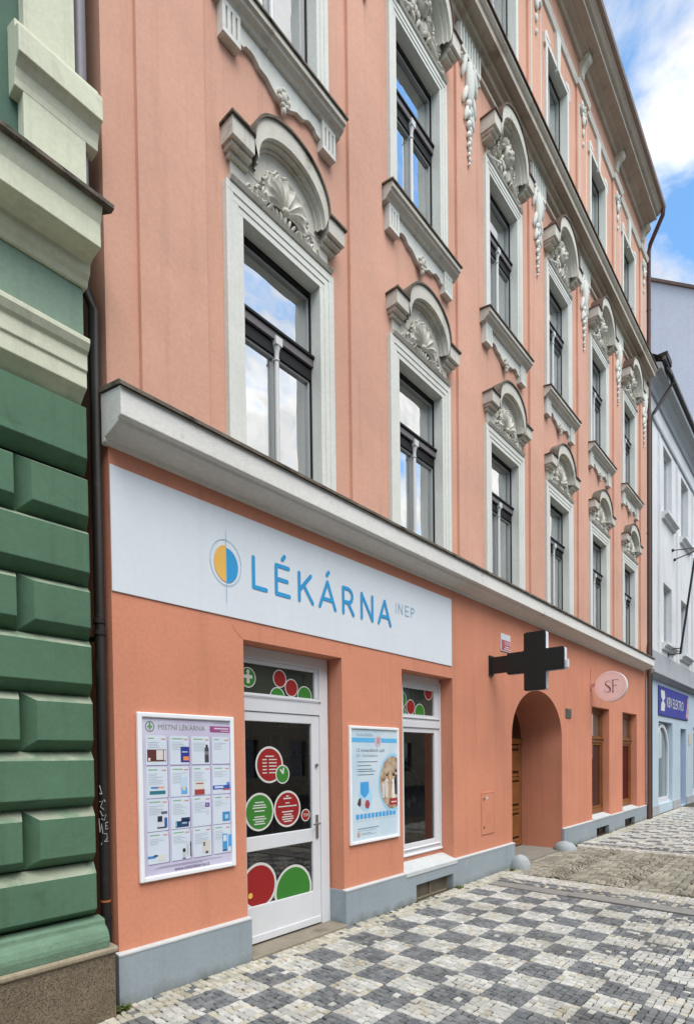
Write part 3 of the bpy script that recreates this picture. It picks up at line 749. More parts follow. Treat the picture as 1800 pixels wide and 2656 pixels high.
def inside(name, label, cat, loc):
    return thing(name, label, cat, loc)
rr2 = random.Random(21)
for (sx0, sx1, sy, lab) in ((4.75, 5.6, .95, 'white shelf unit with medicine boxes inside the pharmacy behind the glass door'), (3.0, 4.2, 4.2, 'tall shelf unit with medicine boxes at the back of the pharmacy')):
    sh_ = inside('shelf_unit', lab, 'shelf', ((sx0+sx1)/2, sy, 0.02))
    k = MB(); k.box(sx0, sx0+.03, sy, sy+.3, .02, 2.5); k.box(sx1-.03, sx1, sy, sy+.3, .02, 2.5); k.box(sx0, sx1, sy+.28, sy+.3, .02, 2.5); o = k.build('carcass', M['white'], None); keep(o, sh_)
    k = MB()
    for q in range(7):
        zz = .12+.37*q; keep(MB().box(sx0+.03, sx1-.03, sy+.02, sy+.28, zz, zz+.025).build('shelf', M['white'], None), sh_)
        x = sx0+.05
        while x < sx1-.16:
            w_ = .05+.08*rr2.random(); k.mi = rr2.randrange(4); k.box(x, x+w_, sy+.05, sy+.2, zz+.026, zz+.08+.2*rr2.random()); x += w_+.01
    o = k.build('medicine_boxes', [pm(210, 212, 214), pm(120, 160, 196), pm(176, 96, 90), pm(128, 170, 120)], None); tag(o, kind='stuff'); keep(o, sh_)

# ---- two timber framed shop windows further along
for j, (a, b) in enumerate(((13.93, 15.29), (16.47, 17.93))):
    f = MB(); y = .15
    bars(f, [(a, a+.14, .5, 3.085), (b-.10, b, .5, 3.085), (a+.14, b-.10, 3.0, 3.085), (a+.14, b-.10, 2.25, 2.36), (a+.14, b-.10, .5, .62)], y, y+.08)
    bars(f, [(a+.14, a+.19, .62, 2.25), (b-.15, b-.10, .62, 2.25), (a+.19, b-.15, 2.19, 2.25), (a+.19, b-.15, .62, .69), (a+.14, a+.19, 2.36, 3.0), (b-.15, b-.10, 2.36, 3.0), (a+.19, b-.15, 2.95, 3.0), (a+.19, b-.15, 2.36, 2.42)], y+.02, y+.07)
    f.prof([(y-.03, 2.34), (y-.03, 2.36), (y, 2.375), (y, 2.34)], a, b)
    fo = part('timber_window', f, M['wood'], bevel=.005)
    part('pane', MB().rect(a+.16, b-.12, .65, 2.22, y+.05), mirror_glass('dim_glass', .12, lin(70, 44, 42) if j == 0 else lin(74, 20, 22)), fo)
    part('pane', MB().rect(a+.16, b-.12, 2.4, 2.97, y+.05), mirror_glass('dim_glass', .3, lin(90, 84, 80)), fo)
    if j == 0:
        hh = MB()
        for cz, sz in ((1.28, .07), (.98, .09)):
            P = [(16*sin(t)**3/17, (13*cos(t)-5*cos(2*t)-2*cos(3*t)-cos(4*t))/17) for t in [2*pi*i/24 for i in range(24)]]
            hh.add([(a+.55+u*sz, y+.046, cz+v*sz) for u, v in P], [tuple(range(24))])
        for k in range(4): hh.disc(a+.3+.02*k, 1.4+.13*k, .03, .025, y+.045, 10)
        part('heart_sticker', hh, M['stickwhite'], fo)

# ---- gateway door deep in the arch
gd = MB(); gy0 = .86
gd.prism([(x+.0, z) for x, z in ([(AX0-.05, -.05)]+[(acx-(arx+.05)*cos(pi*i/n), ASP+(arz+.05)*sin(pi*i/n)) for i in range(n+1)]+[(AX1+.05, -.05)])][::-1], gy0+.03, gy0+.10)
go = part('gateway_door', gd, M['wood_dark'])
gp = MB()
gp.box(AX0+.02, AX1-.02, gy0-.02, gy0+.03, 2.20, 2.32)
for x in (9.60, 10.28, 10.76, 11.30, 11.86):
    gp.box(x-.05, x+.05, gy0-.005, gy0+.03, .02, 2.2)
for zz in (.02, .10, .72, .80, 1.42, 1.5, 2.1): gp.box(AX0+.03, AX1-.03, gy0-.0, gy0+.03, zz, zz+.07)
for x0, x1 in ((9.68, 10.20), (10.36, 10.68), (10.84, 11.22), (11.38, 11.8)):
    for z0, z1 in ((.22, .68), (.92, 1.38), (1.62, 2.05)): gp.box(x0, x1, gy0-.01, gy0+.03, z0, z1)
part('door_panels', gp, M['wood'], go, bevel=.015)
ir = MB()
for zz in (.3, 1.0, 1.75): ir.box(10.31, 10.37, gy0-.03, gy0-.006, zz, zz+.34)
ir.ell((10.25, gy0-.03, 2.0), (.05, .02, .08))
part('iron_fittings', ir, M['black'], go)

# ================================================================== SIGNS AND FITTINGS ON THE WALL (things of their own)
def flat_thing(name, label, cat, loc, group=None): return thing(name, label, cat, loc, group)
def sub(name, mb, mat, p, **k):
    o = mb.build(name, mat, None, **k); keep(o, p); return o

sg = flat_thing('shop_sign', 'long white pharmacy sign with blue LÉKÁRNA lettering under the ledge', 'sign', (4.88, -.02, 3.28))
sub('panel', MB().box(2.262, 7.49, -.012, .0, 3.283, 4.268), M['signwhite'], sg, bevel=.003)
yl = -.016
lt = MB(); sw_ = .042; z0, z1 = 3.625, 3.91; zm = (z0+z1)/2
for pts in ([(3.70, z1), (3.70, z0), (3.862, z0)],
            [(4.18, z0), (3.998, z0), (3.998, z1), (4.17, z1)], [(3.998, zm+.005), (4.15, zm+.005)], [(4.085, z1+.075), (4.115, z1+.11)],
            [(4.325, z0), (4.325, z1)], [(4.50, z1), (4.325, zm-.04)], [(4.395, zm+.02), (4.527, z0)],
            [(4.64, z0), (4.768, z1), (4.895, z0)], [(4.69, z0+.09), (4.845, z0+.09)], [(4.76, z1+.075), (4.79, z1+.11)],
            [(5.035, z0), (5.035, z1), (5.13, z1), (5.175, z1-.02), (5.195, z1-.06), (5.195, z1-.09), (5.175, zm+.005), (5.13, zm-.015), (5.035, zm-.015)], [(5.12, zm-.02), (5.215, z0)],
            [(5.37, z0), (5.37, z1), (5.578, z0), (5.578, z1)],
            [(5.705, z0), (5.828, z1), (5.95, z0)], [(5.75, z0+.09), (5.905, z0+.09)]):
    lt.stroke(pts, sw_, yl)
sub('lettering', lt, M['blue'], sg)
li = MB(); a, b = 3.815, 3.94; w = .013
for pts in ([(6.075, a), (6.075, b)], [(6.135, a), (6.135, b), (6.22, a), (6.22, b)], [(6.365, a), (6.285, a), (6.285, b), (6.36, b)], [(6.285, (a+b)/2), (6.35, (a+b)/2)],
            [(6.42, a), (6.42, b), (6.47, b), (6.492, b-.02), (6.492, b-.045), (6.47, b-.062), (6.42, b-.062)]): li.stroke(pts, w, yl)
sub('lettering', li, M['paleblue'], sg)
lg = MB(); cx, cz = 3.37, 3.765
lg.disc(cx, cz, .136, .168, yl, 30, a0=pi/2, a1=3*pi/2); sub('logo_half', lg, M['yellow'], sg)
sub('logo_half', MB().disc(cx, cz-.012, .14, .162, yl, 30, a0=-pi/2, a1=pi/2), M['blue'], sg)
lr = MB(); lr.ring(cx, cz+.01, .18, .213, .006, yl-.001); lr.rect(cx-.003, cx+.003, 3.41, 4.07, yl-.002); sub('logo_ring', lr, M['paleblue'], sg)

def frame_box(mb, x0, x1, z0, z1, w, y0, y1):
    mb.box(x0, x0+w, y0, y1, z0, z1); mb.box(x1-w, x1, y0, y1, z0, z1); mb.box(x0+w, x1-w, y0, y1, z0, z0+w); mb.box(x0+w, x1-w, y0, y1, z1-w, z1)

# poster with sixteen offers
p1 = flat_thing('poster_frame', 'white framed lilac pharmacy poster with sixteen product cards beside the door', 'poster', (2.93, -.03, .95))
fb = MB(); frame_box(fb, 2.44, 3.418, .946, 2.345, .042, -.036, .0); sub('frame', fb, M['alu'], p1, bevel=.010, seg=3)
m_lil, nt, out = newmat('lilac_print'); bs = N(nt, 'ShaderNodeBsdfPrincipled'); bs.inputs['Roughness'].default_value = .25
nt.links.new(mixc(nt, ramp(nt, noise(nt, 2.2, 2, .5), .35, .7), lin(190, 183, 208), lin(206, 206, 224)), bs.inputs[0]); nt.links.new(bs.outputs[0], out.inputs[0])
sub('print', MB().box(2.47, 3.39, -.018, -.002, .975, 2.315), m_lil, p1)
y = -.0195
cols_ = [(2.515, 2.713), (2.740, 2.929), (2.955, 3.150), (3.174, 3.370)]; rows_ = [(2.158, 1.910), (1.896, 1.634), (1.627, 1.357), (1.350, 1.086)]
def rrect(mb, x0, x1, z0, z1, y, r=.03):
    P = []
    for (cx_, cz_, a0, rr_) in ((x1-.008, z0+.008, -pi/2, .008), (x1-r, z1-r, 0, r), (x0+.008, z1-.008, pi/2, .008), (x0+.008, z0+.008, pi, .008)):
        P += [(cx_+rr_*cos(a0+pi/2*i/5), y, cz_+rr_*sin(a0+pi/2*i/5)) for i in range(6)]
    mb.add(P, [tuple(range(len(P)))])
shd = MB(); cd = MB(); ln = MB(); hdg = MB(); pr = MB()
for a, b in cols_:
    for t, u in rows_:
        rrect(shd, a+.002, b+.009, u-.007, t-.004, y, .03); rrect(cd, a, b, u, t, y-.0008, .03)
        W_ = b-a; hdg.rect(a+.02, a+.02+W_*(.25+.3*rnd.random()), t-.03, t-.022, y-.0016)
        pr.rect(b-.055, b-.012, t-.036, t-.026, y-.0016)
        for k in range(rnd.randint(4, 7)):
            ln.rect(a+.02, a+.02+W_*(.35+.4*rnd.random()), t-.062-.014*k, t-.058-.014*k, y-.0016)
for nm, mb_, c in (('card_edge', shd, (150, 132, 176)), ('card', cd, (206, 216, 228)), ('small_print', ln, (170, 180, 192)), ('card_heading', hdg, (120, 170, 110)), ('price', pr, (206, 140, 120))): sub(nm, mb_, pm(*c), p1)
def prod(ci, ri, items):
    a, b = cols_[ci]; t, u = rows_[ri]
    for (x0, x1, z0, z1, c, k) in items:
        mb_ = MB(); X_ = lambda f: a+(b-a)*f; Z_ = lambda f: u+(t-u)*f; yy = -.0216-.0006*k
        mb_.rect(X_(x0), X_(x1), Z_(z0), Z_(z1), yy); sub('product', mb_, pm(*c), p1)
prod(0, 0, [(.06, .95, .12, .52, (92, 50, 48), 0), (.48, .80, .17, .50, (214, 206, 204), 1), (.84, .93, .15, .50, (220, 220, 224), 1), (.1, .2, .14, .24, (226, 214, 200), 1)])
prod(1, 0, [(.55, 1.0, .08, .62, (44, 58, 140), 0), (.68, .98, .14, .28, (232, 140, 80), 1), (.62, .92, .42, .46, (180, 190, 225), 1)])
prod(2, 0, [(.70, .93, .06, .60, (70, 70, 78), 0), (.76, .88, .60, .70, (40, 40, 46), 0), (.70, .93, .34, .46, (130, 122, 122), 1)])
prod(0, 1, [(.14, .88, .12, .38, (206, 214, 226), 0), (.14, .88, .12, .23, (46, 118, 130), 1), (.2, .55, .30, .36, (80, 130, 190), 1), (.55, .84, .31, .36, (226, 160, 110), 1)])
prod(1, 1, [(.52, .88, .10, .64, (184, 206, 226), 0), (.55, .86, .08, .30, (98, 170, 220), 1), (.62, .76, .2, .34, (220, 200, 170), 2)])
prod(2, 1, [(.12, .66, .06, .48, (214, 208, 204), 0), (.12, .66, .02, .20, (160, 66, 64), 1), (.2, .6, .38, .42, (150, 90, 90), 1)])
prod(3, 1, [(.0, .98, .16, .30, (52, 88, 170), 0), (.1, .6, .2, .27, (190, 210, 236), 1), (.55, .98, .13, .18, (190, 80, 80), 2), (.80, .96, .30, .40, (60, 130, 210), 1)])
prod(0, 2, [(.46, .92, .10, .46, (206, 208, 214), 0), (.48, .70, .28, .46, (38, 48, 66), 1), (.66, .95, .52, .60, (90, 102, 116), 1), (.80, .94, .10, .40, (50, 96, 160), 1), (.46, .9, .08, .12, (54, 66, 84), 2)])
prod(1, 2, [(.22, .92, .04, .24, (40, 66, 108), 0), (.52, .98, .20, .34, (34, 52, 88), 0), (.2, .28, .06, .22, (130, 190, 200), 1), (.55, .82, .14, .20, (150, 170, 200), 1)])
prod(2, 2, [(.68, .92, .62, .76, (108, 76, 142), 0), (.72, .88, .36, .52, (206, 200, 218), 0), (.73, .85, .67, .71, (180, 160, 200), 1)])
prod(3, 2, [(.52, .96, .08, .40, (68, 138, 186), 0), (.66, .86, .16, .30, (150, 200, 224), 1)])
prod(0, 3, [(.0, .36, .18, .26, (60, 130, 190), 0), (.28, .46, .22, .28, (54, 72, 110), 1), (.5, .85, .08, .26, (212, 210, 204), 0)])
prod(1, 3, [(.56, .72, .04, .36, (190, 192, 196), 0), (.57, .71, .24, .36, (40, 44, 50), 1), (.78, .88, .12, .5, (196, 190, 186), 0), (.97, 1.03, .06, .56, (44, 54, 74), 0), (.56, .72, .02, .05, (50, 52, 60), 2)])
prod(2, 3, [(.50, .92, .10, .52, (206, 204, 196), 0), (.54, .64, .34, .48, (110, 110, 108), 1), (.66, .80, .08, .16, (74, 76, 80), 1)])
prod(3, 3, [(.50, .78, .08, .66, (74, 150, 206), 0), (.54, .74, .40, .62, (206, 220, 234), 1), (.84, 1.06, .2, .62, (86, 158, 216), 0), (.5, .78, .06, .11, (46, 80, 120), 2)])
tx = MB(); text(tx, 'MÍSTNÍ LÉKÁRNA', 2.633, 3.098, 2.207, 2.262, y); sub('lettering', tx, pm(122, 140, 118), p1)
tx = MB(); tx.ring(2.556, 2.23, .042, .044, .007, y); tx.mi = 1; tx.rect(2.548, 2.564, 2.203, 2.248, y); tx.rect(2.534, 2.578, 2.222, 2.238, y-.0003); tx.disc(2.556, 2.256, .008, .008, y, 14); sub('emblem', tx, [pm(84, 120, 96), pm(98, 156, 80)], p1)
tx = MB(); tx.rect(3.152, 3.388, 2.198, 2.252, y); sub('price_band', tx, pm(150, 78, 128), p1)
tx = MB(); tx.rect(3.2, 3.36, 2.226, 2.238, y-.0008); tx.rect(3.27, 3.365, 2.208, 2.214, y-.0008); sub('lettering', tx, pm(220, 200, 220), p1)
tx = MB(); text(tx, 'www.mistnilekarna.cz', 2.765, 3.125, .998, 1.03, y); sub('lettering', tx, pm(62, 52, 82), p1)
tx = MB(); tx.rect(2.62, 3.27, 1.05, 1.0545, y); tx.rect(2.58, 3.05, 1.04, 1.044, y); tx.rect(3.19, 3.37, 2.278, 2.282, y); sub('small_print', tx, pm(150, 138, 168), p1)

# second poster
p2 = flat_thing('poster_frame', 'narrow silver framed pale blue poster about mineral salts between door and display window', 'poster', (5.6, -.03, .92))
fb = MB(); frame_box(fb, 5.10, 6.09, .92, 2.328, .036, -.036, .0); sub('frame', fb, M['alu'], p2, bevel=.009, seg=3)
m_pb, nt, out = newmat('pale_blue_print'); bs = N(nt, 'ShaderNodeBsdfPrincipled'); bs.inputs['Roughness'].default_value = .2
nt.links.new(mixc(nt, ramp(nt, noise(nt, 2.0, 2, .5), .35, .7), lin(190, 212, 226), lin(216, 226, 232)), bs.inputs[0]); nt.links.new(bs.outputs[0], out.inputs[0])
sub('print', MB().box(5.13, 6.065, -.018, -.002, .95, 2.30), m_pb, p2)
cl = (5.137, 6.054, .957, 2.29)
tx = MB(); tx.rect(5.14, 6.054, 2.135, 2.188, y); sub('blue_band', tx, pm(92, 178, 226), p2)
tx = MB(); tx.disc(5.655, 2.155, .062, .075, y-.001, 24); sub('badge', tx, pm(206, 190, 200), p2)
tx = MB()
for k in range(7): tx.stroke([(5.625+.01*k, 2.11+.012*(k % 3)), (5.635+.01*k, 2.20-.01*(k % 2))], .006, y-.002)
sub('badge_drawing', tx, pm(196, 130, 140), p2)
tx = MB()
for k in range(8): tx.stroke([(5.245+.04*k, 2.21), (5.255+.04*k, 2.245-.012*(k % 2)), (5.265+.04*k, 2.21)], .006, y)
sub('small_print', tx, pm(120, 140, 160), p2)
tx = MB(); text(tx, '12 minerálních solí', 5.237, 5.788, 2.018, 2.062, y); sub('lettering', tx, pm(84, 96, 116), p2)
tx = MB(); text(tx, 'Dr. Schüsslera', 5.237, 5.642, 1.958, 1.995, y); sub('lettering', tx, pm(128, 146, 164), p2)
tx = MB()
for k, (zz, w_) in enumerate(((1.895, .38), (1.85, .25), (1.805, .28), (1.78, .34), (1.74, .3))): tx.rect(5.262, 5.262+w_, zz, zz+.010, y); tx.rect(5.238, 5.248, zz, zz+.010, y)
sub('small_print', tx, pm(110, 128, 146), p2)
tx = MB(); tx.disc(5.96, 1.63, .30, .37, y-.0005, 60, *cl); sub('pale_ring', tx, pm(150, 204, 232), p2)
tx = MB(); tx.disc(5.95, 1.63, .262, .335, y-.001, 60, *cl)
m_ph, nt, out = newmat('printed_photo'); bs = N(nt, 'ShaderNodeBsdfPrincipled'); bs.inputs['Roughness'].default_value = .25
c_a = mixc(nt, ramp(nt, noise(nt, 9, 5, .65), .35, .65), lin(206, 196, 128), lin(146, 132, 84))
sx_ = N(nt, 'ShaderNodeSeparateXYZ'); nt.links.new(pos(nt), sx_.inputs[0])
c_b = mixc(nt, ramp(nt, noise(nt, 12, 4, .6), .4, .6), lin(196, 176, 150), lin(140, 112, 92))
nt.links.new(mixc(nt, ramp(nt, sx_.outputs[2], 1.50, 1.80), c_b, c_a), bs.inputs[0]); nt.links.new(bs.outputs[0], out.inputs[0])
sub('picture', tx, m_ph, p2)
for (fx, fz, fh, cb_, ch_) in ((5.76, 1.58, .22, (206, 200, 206), (128, 92, 70)), (5.83, 1.62, .28, (214, 206, 196), (94, 66, 52)), (5.90, 1.60, .30, (186, 160, 134), (206, 176, 120)), (5.975, 1.60, .34, (226, 222, 216), (70, 52, 44)), (6.03, 1.66, .30, (84, 72, 66), (60, 48, 40))):
    tb_ = MB(); tb_.add([(min(fx+u*fh, 6.053), y-.0014, fz+v*fh) for u, v in ((-.10, -.62), (.10, -.62), (.13, .0), (.15, .12), (.07, .22), (-.07, .22), (-.15, .12), (-.13, .0))], [tuple(range(8))]); sub('printed_figure', tb_, pm(*cb_), p2)
    tb_ = MB(); tb_.disc(fx, fz+.33*fh, .075*fh, .10*fh, y-.0016, 14, *cl); tb_.mi = 1; tb_.disc(fx, fz+.38*fh, .08*fh, .07*fh, y-.0018, 14, *cl); sub('printed_head', tb_, [pm(216, 180, 154), pm(*ch_)], p2)
tx = MB(); tx.rect(5.875, 6.054, 1.345, 1.43, y-.002); sub('red_tag', tx, pm(160, 52, 60), p2)
tx = MB(); tx.rect(5.92, 6.03, 1.375, 1.39, y-.003); sub('small_print', tx, pm(230, 210, 210), p2)
tx = MB(); tx.disc(5.4, 1.47, .13, .16, y-.0003, 30); sub('pale_disc', tx, pm(168, 212, 236), p2)
tx = MB(); tx.add([(5.30+u, y-.001, v) for u, v in ((0, 1.655), (.16, 1.66), (.165, 1.53), (.11, 1.48), (.08, 1.465), (.05, 1.48), (0, 1.52))], [(6, 5, 4, 3, 2, 1, 0)]); sub('blue_tablet', tx, pm(74, 158, 218), p2)
tx = MB(); tx.add([(u, y-.0015, v) for u, v in ((5.24, 1.40), (5.27, 1.46), (5.31, 1.47), (5.31, 1.385), (5.28, 1.365))], [(0, 4, 3, 2, 1)]); sub('bottle_cap', tx, pm(84, 66, 66), p2)
tx = MB(); tx.rect(5.31, 5.41, 1.36, 1.455, y-.0015); sub('bottle', tx, pm(196, 200, 206), p2)
tx = MB(); tx.disc(5.43, 1.385, .05, .058, y-.002, 6); sub('bottle_label', tx, pm(166, 70, 78), p2)
tx = MB()
for k in range(11): rrect(tx, 5.215+.074*k, 5.272+.074*k, 1.215, 1.275, y, .012)
sub('tablet_row', tx, pm(74, 160, 220), p2)
tx = MB()
for k in range(11): tx.rect(5.222+.074*k, 5.262+.074*k, 1.19, 1.194, y)
tx.rect(5.24, 5.655, 1.092, 1.104, y); tx.rect(5.24, 5.6, 1.07, 1.074, y); tx.rect(5.31, 5.6, 1.02, 1.024, y); tx.rect(5.31, 5.5, 1.035, 1.041, y); sub('small_print', tx, pm(130, 150, 166), p2)
tx = MB(); tx.disc(5.26, 1.03, .028, .034, y, 16); sub('badge', tx, pm(190, 160, 150), p2)

# black pharmacy cross
X1 = 8.69
cr = flat_thing('pharmacy_cross', 'unlit black LED pharmacy cross on a wall arm above the arched gateway', 'sign', (X1, 0, 3.42))
def cross_pts(cy, cz, L, Wd, r):
    P = []
    h = Wd
    cor = [(L, -h), (L, h), (h, h), (h, L), (-h, L), (-h, h), (-L, h), (-L, -h), (-h, -h), (-h, -L), (h, -L), (h, -h)]
    inner = {2, 5, 8, 11}
    nC = len(cor)
    for i, (u, v) in enumerate(cor):
        pu = Vector(cor[i-1])-Vector((u, v)); nu = Vector(cor[(i+1) % nC])-Vector((u, v)); pu.normalize(); nu.normalize()
        rr_ = r*(.6 if i in inner else 1)
        A_ = Vector((u, v))+pu*rr_; B_ = Vector((u, v))+nu*rr_; C_ = Vector((u, v))
        for t in (0, .25, .5, .75, 1): q = A_*(1-t)**2+C_*2*t*(1-t)+B_*t*t; P.append((cy+q.x, cz+q.y))
    return P
def prism_x(mb, pts, x0, x1):
    n = len(pts)
    mb.add([(x0, a, b) for a, b in pts]+[(x1, a, b) for a, b in pts], [tuple(range(n-1, -1, -1)), tuple(range(n, 2*n))]+[(i, (i+1) % n, (i+1) % n+n, i+n) for i in range(n)])
cb = MB(); prism_x(cb, cross_pts(-.772, 3.42, .455, .172, .035), X1, X1+.03); sub('face_rim', cb, M['black'], cr, smooth=40)
cb = MB(); prism_x(cb, cross_pts(-.772, 3.42, .43, .148, .03), X1-.004, X1+.0); sub('led_matrix', cb, M['matrix'], cr)
cb = MB(); prism_x(cb, cross_pts(-.772, 3.42, .452, .170, .035), X1+.03, X1+.13); sub('casing', cb, M['white'], cr, smooth=40)
cb = MB(); cb.box(X1+.02, X1+.11, -.33, -.01, 3.30, 3.565); cb.box(X1-.005, X1+.14, -.03, -.0, 3.27, 3.60); sub('wall_arm', cb, M['black'], cr, bevel=.008)
cb = MB(); cb.box(X1+.05, X1+.12, -1.265, -1.226, 3.27, 3.40); sub('sensor', cb, M['white'], cr, bevel=.008)

# pink round sign
X2 = 13.79
sf = flat_thing('round_sign', 'round pale pink hanging sign with plum SF letters on a wall bracket', 'sign', (X2, 0, 3.5))
def disc_x(mb, cy, cz, r, x0, x1, n=40): prism_x(mb, [(cy+r*cos(2*pi*i/n), cz+r*sin(2*pi*i/n)) for i in range(n)], x0, x1)
k = MB(); disc_x(k, -.45, 3.50, .345, X2+.012, X2+.10); sub('rim', k, M['white'], sf, smooth=40)
k = MB(); disc_x(k, -.45, 3.50, .338, X2, X2+.0119); sub('face', k, M['pink'], sf, smooth=40)
def to_x(mb, x):   # drawn in (u,z) with u to the right as seen from -x, i.e. u = -y
    mb.v = [(x+(p[1]), -p[0], p[2]) for p in mb.v]; return mb
k = MB()
SP = [(.455, 3.585), (.435, 3.615), (.40, 3.625), (.362, 3.612), (.345, 3.575), (.356, 3.54), (.395, 3.505), (.432, 3.47), (.452, 3.43), (.44, 3.39), (.405, 3.368), (.365, 3.37), (.335, 3.39), (.322, 3.415)]
SW = [.006, .008, .010, .014, .020, .026, .030, .030, .024, .016, .010, .008, .007, .006]
for a_, b_, w_ in zip(SP[:-1], SP[1:], SW): k.stroke([a_, b_], w_, 0)
k.stroke([(.505, 3.635), (.505, 3.365)], .02, 0); k.stroke([(.47, 3.637), (.62, 3.637), (.625, 3.61)], .008, 0); k.stroke([(.505, 3.51), (.575, 3.51)], .008, 0); k.stroke([(.575, 3.53), (.575, 3.49)], .005, 0); k.stroke([(.48, 3.366), (.53, 3.366)], .007, 0)
sub('lettering', to_x(k, X2-.003), M['plum'], sf)
k = MB(); k.ring(.45, 3.50, .30, .30, .006, 0); sub('ring_line', to_x(k, X2-.002), pm(224, 186, 184), sf)
k = MB(); k.box(X2+.03, X2+.07, -.12, -.0, 3.52, 3.60); k.box(X2, X2+.1, -.02, 0, 3.46, 3.64); k.tube([(X2+.05, -.008, 3.64), (X2+.05, -.008, 3.95)], .008, 6); sub('bracket', k, pm(196, 140, 130), sf, bevel=.004)

# number plate, door bell box, meter cabinet
np_ = flat_thing('house_number_plate', 'small red enamel house number plate with painted white glare behind the black cross', 'plate', (9.32, 0, 3.74))
k = MB(); k.box(9.13, 9.50, -.016, -.0, 3.74, 4.035); sub('plate', k, M['white'], np_, bevel=.004)  # white base left bare at the top paints glare on the red enamel
k = MB(); k.rect(9.145, 9.485, 3.755, 3.93, -.018); sub('red_field', k, M['plate_red'], np_)
k = MB(); text(k, '181', 9.26, 9.46, 3.845, 3.915, -.0195); k.rect(9.27, 9.45, 3.81, 3.825, -.0195); k.rect(9.24, 9.47, 3.775, 3.79, -.0195); sub('lettering', k, M['stickwhite'], np_)
bb = flat_thing('bell_box', 'small dark grey metal plate on the wall right of the arched gateway', 'plate', (12.36, 0, 2.77))
k = MB(); k.box(12.20, 12.52, -.022, 0, 2.74, 2.94); sub('cover', k, paint('dull_grey_metal', lin(92, 94, 90), .5, .3), bb, bevel=.012)
k = MB(); k.box(12.26, 12.46, -.028, -.02, 2.86, 2.90); k.box(12.26, 12.46, -.028, -.02, 2.80, 2.83); sub('slots', k, pm(70, 72, 70), bb)
mc = flat_thing('meter_cabinet', 'terracotta painted metal meter cabinet door set in the wall left of the gateway', 'cabinet', (8.62, 0, .68))
k = MB(); frame_box(k, 8.40, 8.85, .68, 1.365, .022, -.014, .0); k.box(8.424, 8.826, -.010, -.001, .704, 1.341); sub('cover', k, M['lower'], mc, bevel=.003)
k = MB()
for zz in (.80, 1.26): k.tube([(8.47, -.008, zz), (8.47, -.022, zz)], .02, 12)
sub('lock', k, M['steel'], mc)
k = MB(); k.stroke([(8.58, .86), (8.64, 1.0), (8.70, .86), (8.58, .86)], .006, -.0115); sub('warning_mark', k, pm(180, 96, 74), mc)
k = MB(); k.rect(8.56, 8.62, 1.25, 1.29, -.0115); sub('label', k, M['stickwhite'], mc)

# guard stones
def guard(x, yy, sx, sy, sz, lab, rot):
    k = MB(); nu, nv = 20, 10
    for i in range(nv+1):
        th = pi/2*i/nv
        for j in range(nu):
            ph = 2*pi*j/nu; w_ = 1+.06*sin(3*ph+x)
            k.v.append((x+sx*cos(th)**.7*cos(ph+rot)*w_, yy+sy*cos(th)**.7*sin(ph+rot)*w_, -.03+sz*sin(th)*(1+.05*cos(2*ph))))
    k.f += [(i*nu+j, i*nu+(j+1) % nu, (i+1)*nu+(j+1) % nu, (i+1)*nu+j) for i in range(nv) for j in range(nu)]; k.m += [0]*len(k.f)
    o = k.build('guard_stone', M['guard'], None, smooth=60); return tag(o, lab, 'stone', 'guard stones at the gateway')
guard(9.50, -.16, .155, .20, .25, 'rounded pale grey guard stone at the left foot of the arched gateway', 0)
guard(11.86, -.10, .19, .24, .20, 'wider pale grey guard stone at the right foot of the arched gateway', .4)

# ---- things inside the display window
tb = thing('display_table', 'small low wooden table behind the pharmacy display window', 'table', (7.1, .75, .5))
k = MB(); k.box(6.75, 7.55, .5, 1.0, .98, 1.01); sub('table_top', k, M['wood'], tb, bevel=.004)
for x, yy in ((6.8, .55), (7.5, .55), (6.8, .95), (7.5, .95)): sub('leg', MB().box(x-.02, x+.02, yy-.02, yy+.02, .5, .98), M['wood_dark'], tb)
k = MB(); k.tube([(7.08, .7, 1.011), (7.08, .7, 1.02), (7.08, .7, 1.17)], [.10, .10, .02], 16); tag(k.build('gift_cone', [M['red']], None, smooth=30), 'small red cone decoration standing on the display table', 'decoration')
k = MB(); k.tube([(7.28, .62, .505), (7.28, .62, .56), (7.28, .62, .74), (7.28, .62, .80)], [.10, .13, .15, .16], 18); k.tube([(7.14, .62, .79), (7.16, .62, .93), (7.28, .62, 1.0-.04), (7.40, .62, .93), (7.42, .62, .79)], .012, 6)
tag(k.build('basket', surface('wicker', lin(140, 126, 100), .3, 30, .9, .6, 90), None, smooth=30), 'round wicker basket on the floor of the display window', 'basket')
hs = thing('hanging_branch', 'bare curved branch with silver ornaments hanging in the display window', 'decoration', (7.3, .6, 1.75))
k = MB(); k.tube([(7.0, .6, 1.8), (7.15, .6, 1.82), (7.3, .58, 1.74), (7.45, .56, 1.60), (7.56, .55, 1.5), (7.58, .55, 1.35)], [.02, .024, .022, .02, .016, .010], 7); sub('branch', k, surface('bleached_wood', lin(226, 216, 196), .2, 10, .8, .2, 60), hs, smooth=40)
for x, zz in ((7.42, 1.42), (7.50, 1.22), (7.3, 1.30), (7.16, 1.26)):
    k = MB(); k.tube([(x, .56, zz+.22), (x, .56, zz+.05)], .002, 4); k.ell((x, .56, zz), (.045, .03, .075), .2); sub('ornament', k, M['alu'], hs, smooth=60)
ph_ = thing('framed_picture', 'dark framed picture leaning at the back of the display window', 'picture', (6.95, 1.2, 1.01))
k = MB(); frame_box(k, 6.98, 7.42, 1.05, 1.52, .04, .99, 1.02); sub('frame', k, M['black'], ph_); sub('picture', MB().rect(7.02, 7.38, 1.09, 1.48, 1.005), pm(120, 116, 112), ph_)
k = MB()
for i in range(26):
    a = rnd.random()*6.28; k.ell((6.85+.18*rnd.random(), .5+.2*rnd.random(), .55+.12*rnd.random()), (.05, .05, .03), a, 7, 5)
